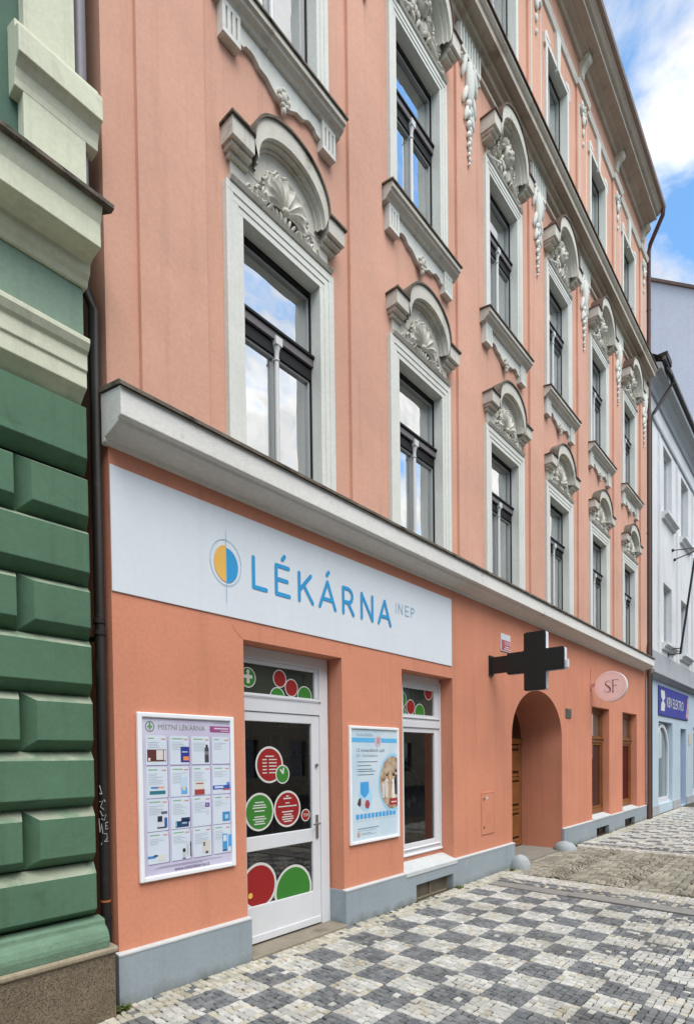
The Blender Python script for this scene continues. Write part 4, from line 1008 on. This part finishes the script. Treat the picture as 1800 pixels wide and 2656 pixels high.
tag(k.build('crumpled_cloth', surface('pale_cloth', lin(170, 166, 156), .2, 6, .9, 0, 30), None, smooth=60), 'pale crumpled cloth lying at the bottom of the display window', 'cloth')

# ---- downpipes
dp = thing('downpipe', 'dark rain pipe with white scribbled graffiti between the green and the orange house', 'pipe', (2.185, .05, 0))
k = MB(); k.tube([(2.185, .05, -.05), (2.185, .05, 5.42), (2.18, .10, 5.55), (2.17, .18, 5.7)], .038, 14); sub('pipe', k, M['pipe'], dp, smooth=50)
k = MB()
for zz in (3.02, 2.93, .70): k.tube([(2.185, .05, zz), (2.185, .05, zz+.035)], .046, 14)
k.box(2.17, 2.2, .06, .2, 2.9, 2.93); sub('collar', k, M['pipe'], dp, smooth=40)
k = MB(); k.tube([(2.185, .05, .84), (2.185, .05, .855)], .0405, 14); sub('rusty_ring', k, M['rust'], dp)
def on_pipe(u, z):   # u = metres around the front of the pipe, + to the right
    a = -pi/2-.42+u/.040; return (2.185+.0400*cos(a), .05+.0400*sin(a), z)
k = MB(); g0 = 1.33
for st_ in ([(-.03, .43), (-.012, .36), (-.03, .37), (.012, .30)], [(-.035, .30), (-.005, .31), (-.025, .26), (.0, .24)], [(-.03, .23), (-.01, .19), (.015, .2), (.0, .155), (-.02, .17)], [(-.045, .17), (-.035, .06), (-.02, .13), (-.01, .05)], [(.03, .14), (.01, .135), (.01, .085), (.03, .09)], [(.01, .11), (.025, .112)], [(.0, .05), (.02, .05), (.02, .01), (.0, -.01), (.03, -.01)], [(-.02, -.02), (-.025, -.035)]):
    k.tube([on_pipe(u, g0+z) for u, z in st_], .0022, 5)
sub('graffiti', k, M['chalk'], dp)
pg = MB().tube([(2.10, .0, 5.9), (2.10, .0, 14)], .045, 14); tag(pg.build('downpipe', M['pipe_grey'], None, smooth=50), 'lilac grey rain pipe beside the cream pilaster of the green house', 'pipe')
db = thing('downpipe', 'tall brown rain pipe at the right end of the orange house', 'pipe', (18.93, -.1, 0))
k = MB(); k.tube([(18.50, -.57, 17.40), (18.53, -.55, 17.22), (18.85, -.16, 16.85), (18.93, -.10, 16.70), (18.93, -.10, 13.3), (18.93, -.10, 0)], .058, 14); sub('pipe', k, M['pipe_brown'], db, smooth=50)
k = MB()
for zz in (2.5, 5.2, 8.5, 11.8, 15.0): k.tube([(18.93, -.1, zz), (18.93, -.1, zz+.04)], .066, 14)
sub('collar', k, M['pipe_brown'], db, smooth=40)

# ================================================================== GREEN HOUSE (left)
gh = thing('corner_house', 'green and cream house with rusticated blocks and granite base at the left edge', 'building', (-2, 0, 0))
GL = -6.0
k = MB()
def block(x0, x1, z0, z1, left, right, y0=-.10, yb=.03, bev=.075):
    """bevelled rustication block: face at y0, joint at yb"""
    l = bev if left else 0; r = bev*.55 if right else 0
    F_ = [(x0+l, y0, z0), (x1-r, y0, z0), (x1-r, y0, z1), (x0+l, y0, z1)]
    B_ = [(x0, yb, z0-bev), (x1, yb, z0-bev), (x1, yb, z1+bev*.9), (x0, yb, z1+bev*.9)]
    k.add(F_+B_, [(0, 1, 2, 3), (4, 5, 1, 0), (5, 6, 2, 1), (7, 4, 0, 3)]); k.mi = 1; k.add(F_+B_, [(6, 7, 3, 2)]); k.mi = 0  # upward top bevels take the second, paler grey-green material
RX = 2.085
tops = [4.56, 4.028, 3.632, 3.203, 2.798, 2.375, 1.955, 1.539, 1.108]; bots = [4.186, 3.763, 3.348, 2.940, 2.52, 2.10, 1.681, 1.26, .837]
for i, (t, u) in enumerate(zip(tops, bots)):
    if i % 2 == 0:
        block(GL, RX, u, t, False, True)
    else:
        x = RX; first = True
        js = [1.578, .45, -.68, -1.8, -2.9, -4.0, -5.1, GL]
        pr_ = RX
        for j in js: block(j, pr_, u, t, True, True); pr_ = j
k.quad((GL, .06, .3), (RX-.02, .06, .3), (RX-.02, .06, 4.75), (GL, .06, 4.75))
k.quad((RX-.02, .06, .3), (RX-.02, 9, .3), (RX-.02, 9, 16), (RX-.02, .06, 16))
keep(k.build('rusticated_wall', [M['g_wall'], surface('pale_green_render', lin(150, 158, 138), .12, 3, .9, .15, 60, stain=(lin(112, 134, 112), 4, .45))], None, bevel=.006), gh)
k = MB(); k.prof([(.0, .54), (-.165, .54), (-.172, .60), (-.168, .63), (-.15, .67), (-.125, .695), (-.105, .705), (-.10, .75), (.0, .77)], GL, 2.105); keep(k.build('base_moulding', M['g_base'], None, bevel=.01), gh)
k = MB(); k.box(GL, 2.145, -.165, .02, -.15, .49); gp_ = k.build('granite_base', M['granite'], None, bevel=.006); keep(gp_, gh)
k = MB(); k.prof([(.0, .49), (-.17, .49), (-.188, .505), (-.188, .53), (-.17, .545), (.0, .55)], GL, 2.16); o = k.build('cap_edge', M['granite_cap'], None, bevel=.006); o.parent = gp_; o.matrix_parent_inverse = Matrix.Identity(4)
k = MB(); k.tube([(1.43, -.165, .18), (1.43, -.18, .18)], .016, 12); o = k.build('bolt', M['steel'], None); o.parent = gp_
k = MB()
k.prof([(.0, 4.60), (-.07, 4.66), (-.12, 4.69), (-.12, 4.80), (-.135, 4.81), (-.135, 4.92), (-.16, 4.94), (-.185, 4.985), (-.185, 5.02), (.0, 5.06)], GL, 2.045)
k.prof([(.0, 5.43), (-.115, 5.43), (-.13, 5.47), (-.16, 5.50), (-.17, 5.57), (-.21, 5.59), (-.33, 5.60), (-.33, 5.76), (-.345, 5.80), (-.365, 5.86), (-.365, 5.875), (.0, 6.05)], GL, 2.066)
keep(k.build('cream_cornice', M['g_cream'], None, bevel=.006), gh)
k = MB(); k.prof([(-.36, 5.868), (-.405, 5.872), (-.405, 5.90), (.0, 6.10), (.0, 6.06)], GL, 2.13); keep(k.build('flashing', M['flash'], None), gh)
k = MB(); k.box(GL, 2.04, -.09, .0, 5.0, 5.5); keep(k.build('frieze', M['g_frieze'], None), gh)
k = MB(); k.quad((GL, .0, 5.9), (RX-.03, .0, 5.9), (RX-.03, .0, 16), (GL, .0, 16)); keep(k.build('upper_wall', M['g_dark'], None), gh)
for x0, x1 in ((1.655, 2.085), (-1.2, -.77), (-4.0, -3.57)):
    k = MB(); k.box(x0, x1, -.10, .0, 5.9, 6.56)
    k.prof([(.0, 6.50), (-.102, 6.51), (-.108, 6.56), (-.125, 6.62), (-.165, 6.66), (-.19, 6.67), (-.19, 6.84), (-.165, 6.865), (-.13, 6.875), (-.125, 6.93), (.0, 6.97)], x0-.055, x1+.09)
    k.box(x0+.02, x1-.06, -.085, .0, 6.9, 15)
    keep(k.build('pilaster', M['g_cream'], None, bevel=.006), gh)
k = MB(); k.box(GL, RX, 0, 9, 15.9, 16); keep(k.build('roof', M['flash'], None), gh)

# ================================================================== PALE HOUSE ON THE RIGHT
nh = thing('shop_house', 'pale grey two storey house with a light blue electrical shop front on the right', 'building', (27, 0, 0))
NX0, NX1 = 19.05, 34.0
k = MB(); wins = []
cols_n = [(21.30, 22.58), (24.15, 25.5), (27.1, 28.4), (30.0, 31.3)]
for a, b in cols_n: wins += [(a, b, 5.62, 7.62, .22), (a, b, 9.86, 12.09, .22)]
wall_sheet(k, NX0, NX1, 4.58, 13.5, 0, wins)
k.quad((NX0, 0, 4.3), (NX0, 9, 4.3), (NX0, 9, 13.5), (NX0, 0, 13.5)); k.quad((NX1, 0, 0), (NX1, 0, 13.5), (NX1, 9, 13.5), (NX1, 9, 0))
keep(k.build('upper_wall', M['n_wall'], None), nh)
k = MB(); doors = [(20.6, 22.7, .30, 3.02, .25), (24.07, 25.1, 0, 2.88, .25), (26.6, 28.6, .30, 3.02, .25), (30.3, 32.3, .3, 3.02, .25)]
wall_sheet(k, NX0, NX1, 0, 4.4, 0, doors); keep(k.build('shop_front_wall', M['n_blue'], None), nh)
k = MB(); k.prof([(.0, 4.30), (-.08, 4.32), (-.12, 4.38), (-.22, 4.42), (-.22, 4.50), (.0, 4.60)], NX0, NX1); k.box(NX0, NX1, -.03, .0, 4.6, 5.2); keep(k.build('string_course', M['n_grey'], None, bevel=.005), nh)
for a, b in cols_n:
    for z1 in (5.60, 9.84): keep(MB().prof([(.0, z1-.22), (-.08, z1-.2), (-.10, z1-.12), (-.2, z1-.08), (-.2, z1), (.0, z1+.03)], a-.25, b+.25).build('sill', M['n_wall'], None, bevel=.005), nh)
for a, b in cols_n:
    for z0, z1 in ((5.62, 7.62), (9.86, 12.09)):
        k = MB(); frame_box(k, a, b, z0, z1, .07, .13, .2); k.box((a+b)/2-.04, (a+b)/2+.04, .125, .2, z0+.07, z1-.07); o = k.build('window', M['sash_light'], None); keep(o, nh)
        k = MB().rect(a+.05, b-.05, z0+.05, z1-.05, .17); q = k.build('pane', mirror_glass('grey_glass', .45, lin(120, 130, 142)), None); q.parent = o
for x in (20.55, 20.72, 23.3, 23.45, 26.2, 26.35, 29.1, 29.25): keep(MB().box(x-.03, x+.03, -.03, .0, 5.2, 12.2).build('pilaster_strip', M['n_wall'], None, bevel=.004), nh)
k = MB(); k.prof([(.0, 12.25), (-.05, 12.27), (-.06, 12.36), (.0, 12.40)], NX0, NX1); k.prof([(.0, 12.95), (-.06, 12.97), (-.10, 13.10), (-.25, 13.25), (-.42, 13.30), (-.42, 13.46), (.0, 13.6)], NX0, NX1); keep(k.build('eaves_cornice', M['n_grey'], None, bevel=.005), nh)
k = MB(); k.quad((NX0, -.48, 13.58), (NX1, -.48, 13.58), (NX1, 4.5, 17.2), (NX0, 4.5, 17.2)); k.quad((NX0, 9.0, 13.5), (NX0, 4.5, 17.2), (NX1, 4.5, 17.2), (NX1, 9.0, 13.5)); k.box(NX0-.02, NX1, -.52, -.44, 13.48, 13.58)
keep(k.build('roof', surface('dark_roof', lin(96, 92, 92), .15, 2, .8, .3, 30), None), nh)
for x0, x1 in ((20.6, 22.7), (26.6, 28.6), (30.3, 32.3)):
    k = MB(); cx = (x0+x1)/2; hw = (x1-x0)/2-.05
    A_ = [(cx-hw*cos(pi*i/24), 1.9+1.06*sin(pi*i/24)) for i in range(25)]
    P_ = [(x0+.05, .35)]+A_+[(x1-.05, .35)]; Q_ = [(cx+(x-cx)*.88, .47 if z < .5 else 1.9+(z-1.9)*.90) for x, z in P_]
    k.strip([(x, .10, z) for x, z in P_], [(x, .10, z) for x, z in Q_]); k.strip([(x, .10, z) for x, z in P_], [(x, .16, z) for x, z in P_]); k.strip([(x, .10, z) for x, z in Q_], [(x, .16, z) for x, z in Q_]); k.box(x0, x1, .1, .2, .3, .47)
    o = k.build('arched_window', M['white'], None); keep(o, nh)
    q = MB().rect(x0, x1, .45, 3.0, .17).build('pane', mirror_glass('shop_pane', .25, lin(128, 140, 146)), None); q.parent = o
k = MB(); k.box(24.1, 25.07, .17, .23, .02, 2.85); k.box(24.2, 24.97, .15, .17, .2, 1.2); o = k.build('door', M['n_door'], None); keep(o, nh)
q = MB().tube([(24.2, .14, .9), (24.2, .10, .9), (24.2, .10, 1.15), (24.2, .14, 1.15)], .012, 8).build('handle', M['steel'], None); q.parent = o
for a, b in ((NX0, 20.58), (22.72, 24.05), (25.12, 26.58), (28.62, NX1)): keep(MB().box(a, b, -.03, .0, 0, .3).build('plinth', M['n_grey'], None), nh)
ns = thing('shop_sign', 'indigo board with white KBV ELEKTRO lettering above the blue shop front', 'sign', (22.9, 0, 3.2))
k = MB(); k.box(20.5, 25.3, -.04, -.005, 3.215, 4.16); sub('panel', k, M['n_sign'], ns, bevel=.004)
k = MB(); text(k, 'KBV ELEKTRO', 21.6, 24.35, 3.52, 3.86, -.045); sub('lettering', k, M['stickwhite'], ns)
k = MB(); k.add([(u, -.045, v) for u, v in ((20.72, 3.36), (21.25, 3.36), (21.34, 3.60), (21.1, 3.70), (21.34, 3.80), (21.25, 4.03), (20.72, 4.03), (20.78, 3.80), (20.98, 3.70), (20.78, 3.60))], [tuple(range(10))]); sub('emblem', k, M['stickwhite'], ns)
k = MB()
for u, v, r_ in ((25.12, 3.95, .08), (25.1, 3.75, .12), (25.0, 3.5, .14), (25.15, 3.35, .1), (24.85, 3.35, .08)): k.disc(u, v, r_, r_*1.2, -.045-.0006*u % .01, 14)
sub('picture', k, pm(190, 140, 150), ns)
tag(MB().box(25.55, 25.95, -.02, -.002, 2.30, 2.72).build('notice_plate', pm(196, 180, 150), None, bevel=.005), 'small tan notice plate on the blue shop front beside the blue door', 'plate')
pp = thing('downpipe', 'bent grey eaves pipe at the left top corner of the pale house', 'pipe', (19.3, -.3, 13))
k = MB(); k.tube([(19.35, -.45, 13.42), (19.9, -.52, 13.40), (20.05, -.5, 13.3), (20.0, -.42, 13.1), (19.5, -.12, 12.3), (19.25, -.07, 12.0), (19.25, -.07, 0)], .05, 12); sub('pipe', k, M['pipe'], pp, smooth=50)
k = MB(); k.box(19.1, 19.7, -.56, -.3, 13.55, 13.75); sub('hopper', k, M['pipe'], pp, bevel=.02)
bp_ = thing('flag_holder', 'slanting thin black flag pole on a bracket of the pale house', 'pole', (23.4, 0, 5.4))
k = MB(); k.tube([(22.0, -.36, 5.3), (22.0, -.78, 8.4)], .035, 8); sub('pole', k, M['black'], bp_, smooth=50)
k = MB(); k.tube([(22.0, 0, 5.5), (22.0, -.4, 5.5)], .02, 6); k.tube([(22.0, 0, 5.32), (22.0, -.4, 5.32)], .02, 6); k.box(21.95, 22.05, -.02, 0, 5.25, 5.6); sub('bracket', k, M['black'], bp_)
wa = thing('wire_anchor', 'black wall hook with overhead wires on the pale house', 'wire', (22.9, 0, 9.0))
k = MB(); k.tube([(22.6, 0, 9.0), (23.0, -.9, 9.02), (24.2, -4.5, 9.3)], .018, 6); k.tube([(22.9, 0, 8.75), (23.0, -.9, 9.0), (24.5, -4.5, 9.4)], .018, 6); sub('wire', k, M['black'], wa)
for x, zz in ((22.6, 9.0), (22.9, 8.75)): sub('hook', MB().tube([(x, .0, zz), (x, -.06, zz)], .05, 10), M['black'], wa)

# taller house behind with a blank fire wall
bh = thing('gable_house', 'tall house with a blank lilac grey fire wall behind the pale house', 'building', (38, 3, 0))
k = MB(); prof_ = [(-.2, 0), (-.2, 24.45), (9, 31.2), (9, 0)]
prism_x(k, prof_, 34.05, 46); keep(k.build('fire_wall', M['lilac'], None), bh)
k = MB(); k.quad((33.9, -.7, 24.2), (46, -.7, 24.2), (46, 9, 31.35), (33.9, 9, 31.35)); k.quad((33.9, -.7, 24.05), (33.9, 9, 31.2), (33.9, 9, 31.35), (33.9, -.7, 24.2)); k.quad((33.9, -.7, 24.05), (46, -.7, 24.05), (46, -.7, 24.2), (33.9, -.7, 24.2)); k.quad((33.9, -.7, 24.05), (34.06, -.7, 24.05), (34.06, 9, 31.2), (33.9, 9, 31.2)); keep(k.build('roof', M['flash_brown'], None), bh)

# the row across the street (behind the camera; it shows in the shop glass)
oh = thing('street_row_house', 'plain beige house across the street, seen as a reflection in the shop glass', 'building', (10, -17, 0))
k = MB(); ow = []
for i in range(26):
    x = -30+3.4*i
    ow += [(x, x+1.3, 1.0, 2.9, .2), (x, x+1.3, 4.6, 6.6, .2), (x, x+1.3, 7.8, 9.7, .2)]
wall_sheet(k, -34, 62, 0, 11, 0, ow)
k.box(-34, 62, -.3, 0, 10.8, 11.1); k.quad((-34, 8, 0), (62, 8, 0), (62, 8, 11), (-34, 8, 11)); k.quad((-34, 0, 11.1), (62, 0, 11.1), (62, 4, 13), (-34, 4, 13))
k.v = [(x, -17-y, z) for x, y, z in k.v]
keep(k.build('wall', surface('beige_render', lin(176, 164, 144), .1, .6, .9, .1, 40), None), oh)
k = MB()
for h in ow: k.rect(h[0], h[1], h[2], h[3], .19)
k.v = [(x, -17-y, z) for x, y, z in k.v]
o = k.build('window_panes', mirror_glass('far_glass', .2), None); tag(o, kind='stuff'); keep(o, oh)

# ================================================================== GROUND
tag(MB().quad((-400, -400, -.10), (400, -400, -.10), (400, 400, -.10), (-400, 400, -.10)).build('ground', M['asphalt'], None), kind='structure')
k = MB(); k.quad((-12, -5.6, -.016), (8.9, -5.6, -.016), (8.9, .9, -.016), (-12, .9, -.016)); k.quad((8.9, -5.6, -.034), (12.45, -5.6, -.034), (12.45, -.0, -.034), (8.9, .0, -.034)); k.quad((12.45, -5.6, -.016), (60, -5.6, -.016), (60, .9, -.016), (12.45, .9, -.016)); k.quad((-12, -5.6, -.1), (60, -5.6, -.1), (60, -5.6, -.016), (-12, -5.6, -.016)); tag(k.build('pavement_bed', M['bed'], None), kind='structure')
pv = MB(); R_ = random.Random(11)
PX, PY, GX, GY_ = 2.62, -.30, .335, .362
SK = .045
def sett(x0, x1, y0, y1, m, jit=.26, h=.009, gap=.06):
    w_, d_ = x1-x0, y1-y0; J = lambda s_: (R_.random()-.5)*jit*s_
    z = (R_.random()-.5)*.005; tl = [(R_.random()-.5)*.004 for _ in range(4)]
    g = gap/2
    c = [(x0+w_*g+J(w_), y0+d_*g+J(d_)), (x1-w_*g+J(w_), y0+d_*g+J(d_)), (x1-w_*g+J(w_), y1-d_*g+J(d_)), (x0+w_*g+J(w_), y1-d_*g+J(d_))]
    mx, my = (x0+x1)/2, (y0+y1)/2
    sk = lambda x, y: (x+SK*(y-PY), y)
    top = [(*sk(mx+(x-mx)*.84, my+(y-my)*.84), z+t) for (x, y), t in zip(c, tl)]
    bot = [(*sk(x, y), z-h) for x, y in c]
    pv.mi = m
    pv.add(top+bot, [(0, 1, 2, 3), (4, 5, 1, 0), (5, 6, 2, 1), (6, 7, 3, 2), (7, 4, 0, 3)])
def checker(xa, xb, ya, yb, nx, ny, light=(0, 0, 0, 1), fade=None):
    i0, i1 = int(math.floor((xa-PX)/GX)), int(math.ceil((xb-PX)/GX)); j0, j1 = 0, int(math.ceil((PY-ya)/GY_))
    for i in range(i0, i1):
        for j in range(j0, j1):
            dark = (i+j) % 2 == 0
            for v in range(ny):
                cu = [0]+[(u+(R_.random()-.5)*.55)/nx for u in range(1, nx)]+[1]
                for u in range(nx):
                    a = PX+GX*(i+cu[u]); b = PX+GX*(i+cu[u+1]); d = PY-GY_*j-GY_*v/ny; c_ = d-GY_/ny
                    if a < xa-.001 or b > xb+.001: continue
                    m = 1 if dark else (0 if R_.random() < .85 else 2)
                    if fade and R_.random() < fade(a, c_): m = 0
                    sett(a, b, c_, d, m)
checker(.6, 8.0, -4.6, PY, 5, 6, fade=lambda x, y: .16 if (y < -2.6 and x > 5.2) else .015)
# border of cream setts along the walls
x = .6
while x < 9.3:
    w_ = .05+.03*R_.random()
    for j in range(4):
        sett(x, x+w_, PY+.001+.064*j, PY+.065+.064*j, 2 if R_.random() < .8 else (1 if R_.random() < .4 else 0))
    x += w_
# slabs and strips beside the driveway
def strip_setts(xa, xb, ya, yb, s_, m, m2=None, p=0):
    nx = max(1, round((xb-xa)/s_)); ny = round((yb-ya)/s_)
    for i in range(nx):
        for j in range(ny): sett(xa+(xb-xa)*i/nx, xa+(xb-xa)*(i+1)/nx, ya+(yb-ya)*j/ny, ya+(yb-ya)*(j+1)/ny, m if R_.random() >= p else m2)
strip_setts(8.34, 8.62, -4.6, PY, .062, 1, 2, .25); strip_setts(8.62, 9.0, -4.6, PY, .062, 0, 2, .3)
strip_setts(12.46, 12.8, -4.6, -.05, .062, 0, 2, .3); strip_setts(12.8, 13.1, -4.6, -.05, .062, 1, 2, .25)
checker(13.1, 24.0, -4.6, PY, 4, 4, fade=lambda x, y: .35)
strip_setts(13.1, 24.0, PY+.001, -.05, .09, 2, 0, .4)
# driveway of arched cobbles
pv.mi = 3
for s_ in range(-1, 5):
    yc = -.35-1.0*s_-.2
    for kx in range(-4, 34):
        cuts = [-.5]+[-.5+(q+(R_.random()-.5)*.4)/8 for q in range(1, 8)]+[.5]
        for v0, v1 in zip(cuts[:-1], cuts[1:]):
            f = lambda v: .30*(1-(2*v)**2)
            g_ = .012; c_ = .122
            P = [(9.0+c_*kx+f(v0)+g_/2, yc+v0+g_/2), (9.0+c_*(kx+1)+f(v0)-g_/2, yc+v0+g_/2), (9.0+c_*(kx+1)+f(v1)-g_/2, yc+v1-g_/2), (9.0+c_*kx+f(v1)+g_/2, yc+v1-g_/2)]
            P = [(x_+(R_.random()-.5)*.02, y_+(R_.random()-.5)*.02) for x_, y_ in P]
            mx = sum(p[0] for p in P)/4; my = sum(p[1] for p in P)/4
            if mx < 9.06+.045*(my+.3) or mx > 12.44 or my > -.02 or my < -4.6: continue
            z = (R_.random()-.5)*.004
            top = [(mx+(x_-mx)*.66, my+(y_-my)*.66, z+.006) for x_, y_ in P]; md = [(mx+(x_-mx)*.90, my+(y_-my)*.90, z-.006) for x_, y_ in P]; bt = [(x_, y_, z-.04) for x_, y_ in P]
            pv.add(top+md+bt, [(0, 1, 2, 3)]+[(4+a, 4+(a+1) % 4, (a+1) % 4, a) for a in range(4)]+[(8+a, 8+(a+1) % 4, 4+(a+1) % 4, 4+a) for a in range(4)])
tag(pv.build('pavement', [M['set_w'], M['set_d'], M['set_c'], M['set_b']], None), kind='structure')
k = MB()
yy = PY
while yy > -4.6:
    L_ = 1.0+.25*R_.random(); xo = 8.02 if yy > -1.3 else 8.06
    q = [(xo+SK*(yy-PY), yy-.006), (xo+.27+SK*(yy-PY), yy-.006), (xo+.27+SK*(yy-L_-PY), yy-L_), (xo+SK*(yy-L_-PY), yy-L_)]
    k.add([(a, b, .001) for a, b in q]+[(a, b, -.03) for a, b in q], [(3, 2, 1, 0), (0, 1, 5, 4), (1, 2, 6, 5), (2, 3, 7, 6), (3, 0, 4, 7)]); yy -= L_
tag(k.build('kerb_slabs', M['slab'], None), kind='structure')
k = MB().box(AX0, AX1, -.02, .9, -.03, .0); tag(k.build('passage_floor', surface('worn_slab', lin(138, 134, 126), .15, 3, .8, .2, 80), None), kind='structure')

k = MB(); r_ = random.Random(8)
for i in range(260):
    x = 2.4+r_.random()*16; 
    if 3.6 < x < 5.0 or 9.55 < x < 12.0: continue
    if r_.random() > .35+.65*(sin(x*3.1)+sin(x*1.27))/2: continue
    k.ell((x, -.05-.035*r_.random(), -.004), (.02+.03*r_.random(), .012+.012*r_.random(), .008+.008*r_.random()), 0, 7, 4)
tag(k.build('moss', surface('moss', lin(74, 76, 48), .3, 20, .95, .4, 90), None), 'dark moss in the joint at the foot of the orange house', 'moss', kind='stuff')
# weeds in the joints
def weed(x, y, z, n, h, lab, seed):
    r = random.Random(seed); k = MB()
    for i in range(n):
        a = r.random()*6.28; px, py = x+(r.random()-.5)*.22*h/.1, y+(r.random()-.5)*.08; L_ = h*(.5+.7*r.random()); w_ = .004+.004*r.random()
        dx, dy = cos(a), sin(a)*.6
        p = [(px, py, z), (px+dx*L_*.3, py+dy*L_*.3, z+L_*.6), (px+dx*L_*.9, py+dy*L_*.9, z+L_*.75)]
        nx_, ny_ = -sin(a)*w_, cos(a)*w_
        k.add([(p[0][0]-nx_, p[0][1]-ny_, p[0][2]), (p[0][0]+nx_, p[0][1]+ny_, p[0][2]), (p[1][0]+nx_*1.4, p[1][1]+ny_*1.4, p[1][2]), (p[1][0]-nx_*1.4, p[1][1]-ny_*1.4, p[1][2]), p[2]], [(0, 1, 2, 3), (3, 2, 4)])
    tag(k.build('weed', M['leafg'], None), lab, 'plant', 'weeds in the paving joints')
weed(2.20, -.10, -.01, 70, .06, 'tuft of grass at the foot of the dark rain pipe', 1)
weed(12.35, -.12, -.01, 110, .07, 'low green weeds beside the wider guard stone', 2)
weed(9.2, -.16, -.01, 50, .05, 'thin weeds beside the left guard stone at the gateway', 3)
weed(7.5, -.10, -.01, 40, .05, 'thin weeds under the basement window of the pharmacy', 4)
weed(15.9, -.28, 13.12, 110, .16, 'bushy weed growing on the middle cornice', 5)

# ================================================================== SKY, SUN, CAMERA
EL, AZ = radians(57), radians(108)      # sun: elevation, and azimuth measured from +x towards -y
sd = Vector((cos(EL)*cos(AZ), -cos(EL)*sin(AZ), sin(EL)))
wd = bpy.data.worlds.new('World'); scn.world = wd; wd.use_nodes = True
nt = wd.node_tree; nt.nodes.clear(); L = nt.links.new
out = N(nt, 'ShaderNodeOutputWorld'); bg = N(nt, 'ShaderNodeBackground'); bg.inputs[1].default_value = .12
sky = N(nt, 'ShaderNodeTexSky', sky_type='NISHITA'); sky.sun_disc = False; sky.sun_elevation = EL
sky.sun_rotation = math.atan2(sd.x, sd.y); sky.air_density = 1.0; sky.dust_density = .4
tc_ = N(nt, 'ShaderNodeTexCoord'); mpn = N(nt, 'ShaderNodeMapping'); L(tc_.outputs['Generated'], mpn.inputs[0]); mpn.inputs['Scale'].default_value = (1.0, 1.0, 2.2); mpn.inputs['Location'].default_value = (151.65, 80.20, 33.13)
n1 = N(nt, 'ShaderNodeTexNoise'); n1.inputs['Scale'].default_value = 3.2; n1.inputs['Detail'].default_value = 9; n1.inputs['Roughness'].default_value = .58; n1.inputs['Distortion'].default_value = .25; L(mpn.outputs[0], n1.inputs['Vector'])
cl_ = ramp(nt, n1.outputs[0], .41, .56)
n2 = N(nt, 'ShaderNodeTexNoise'); n2.inputs['Scale'].default_value = 6; n2.inputs['Detail'].default_value = 6; L(mpn.outputs[0], n2.inputs['Vector'])
cw = mixc(nt, ramp(nt, n2.outputs[0], .35, .65), (5.2, 5.1, 4.95, 1), (3.0, 3.0, 3.05, 1))
L(mixc(nt, cl_, mixc(nt, 1.0, sky.outputs[0], (.80, 1.07, 1.15, 1), 'MULTIPLY'), cw), bg.inputs[0]); L(bg.outputs[0], out.inputs[0])
sun = bpy.data.lights.new('sun', 'SUN'); sun.energy = 1.5; sun.angle = radians(45); sun.color = (1, .94, .85)
so = bpy.data.objects.new('sun', sun); col.objects.link(so); so.rotation_euler = (-sd).to_track_quat('-Z', 'Y').to_euler(); so.location = (20, -20, 40)

cam = bpy.data.cameras.new('camera'); co = bpy.data.objects.new('camera', cam); col.objects.link(co); scn.camera = co
RT = ((0.64744243, -0.76201486, -0.0123148), (-0.02439218, -0.00456884, -0.99969203), (0.76172391, 0.64754342, -0.02154527))
F_PX, CY = 1487.11, 1998.62
r, d, f = [Vector(v) for v in RT]
m = Matrix.Identity(4)
for i in range(3): m[i][0], m[i][1], m[i][2] = r[i], -d[i], -f[i]
m[0][3], m[1][3], m[2][3] = 0, -4.32, 1.95
co.matrix_world = m
cam.sensor_fit = 'HORIZONTAL'; cam.sensor_width = 36; cam.lens = F_PX/1800*36; cam.shift_x = 0; cam.shift_y = (CY-1328)/1800
cam.clip_start = .05; cam.clip_end = 2000
scn.view_settings.view_transform = 'Standard'; scn.view_settings.look = 'None'; scn.view_settings.exposure = 1.24; scn.view_settings.gamma = 1
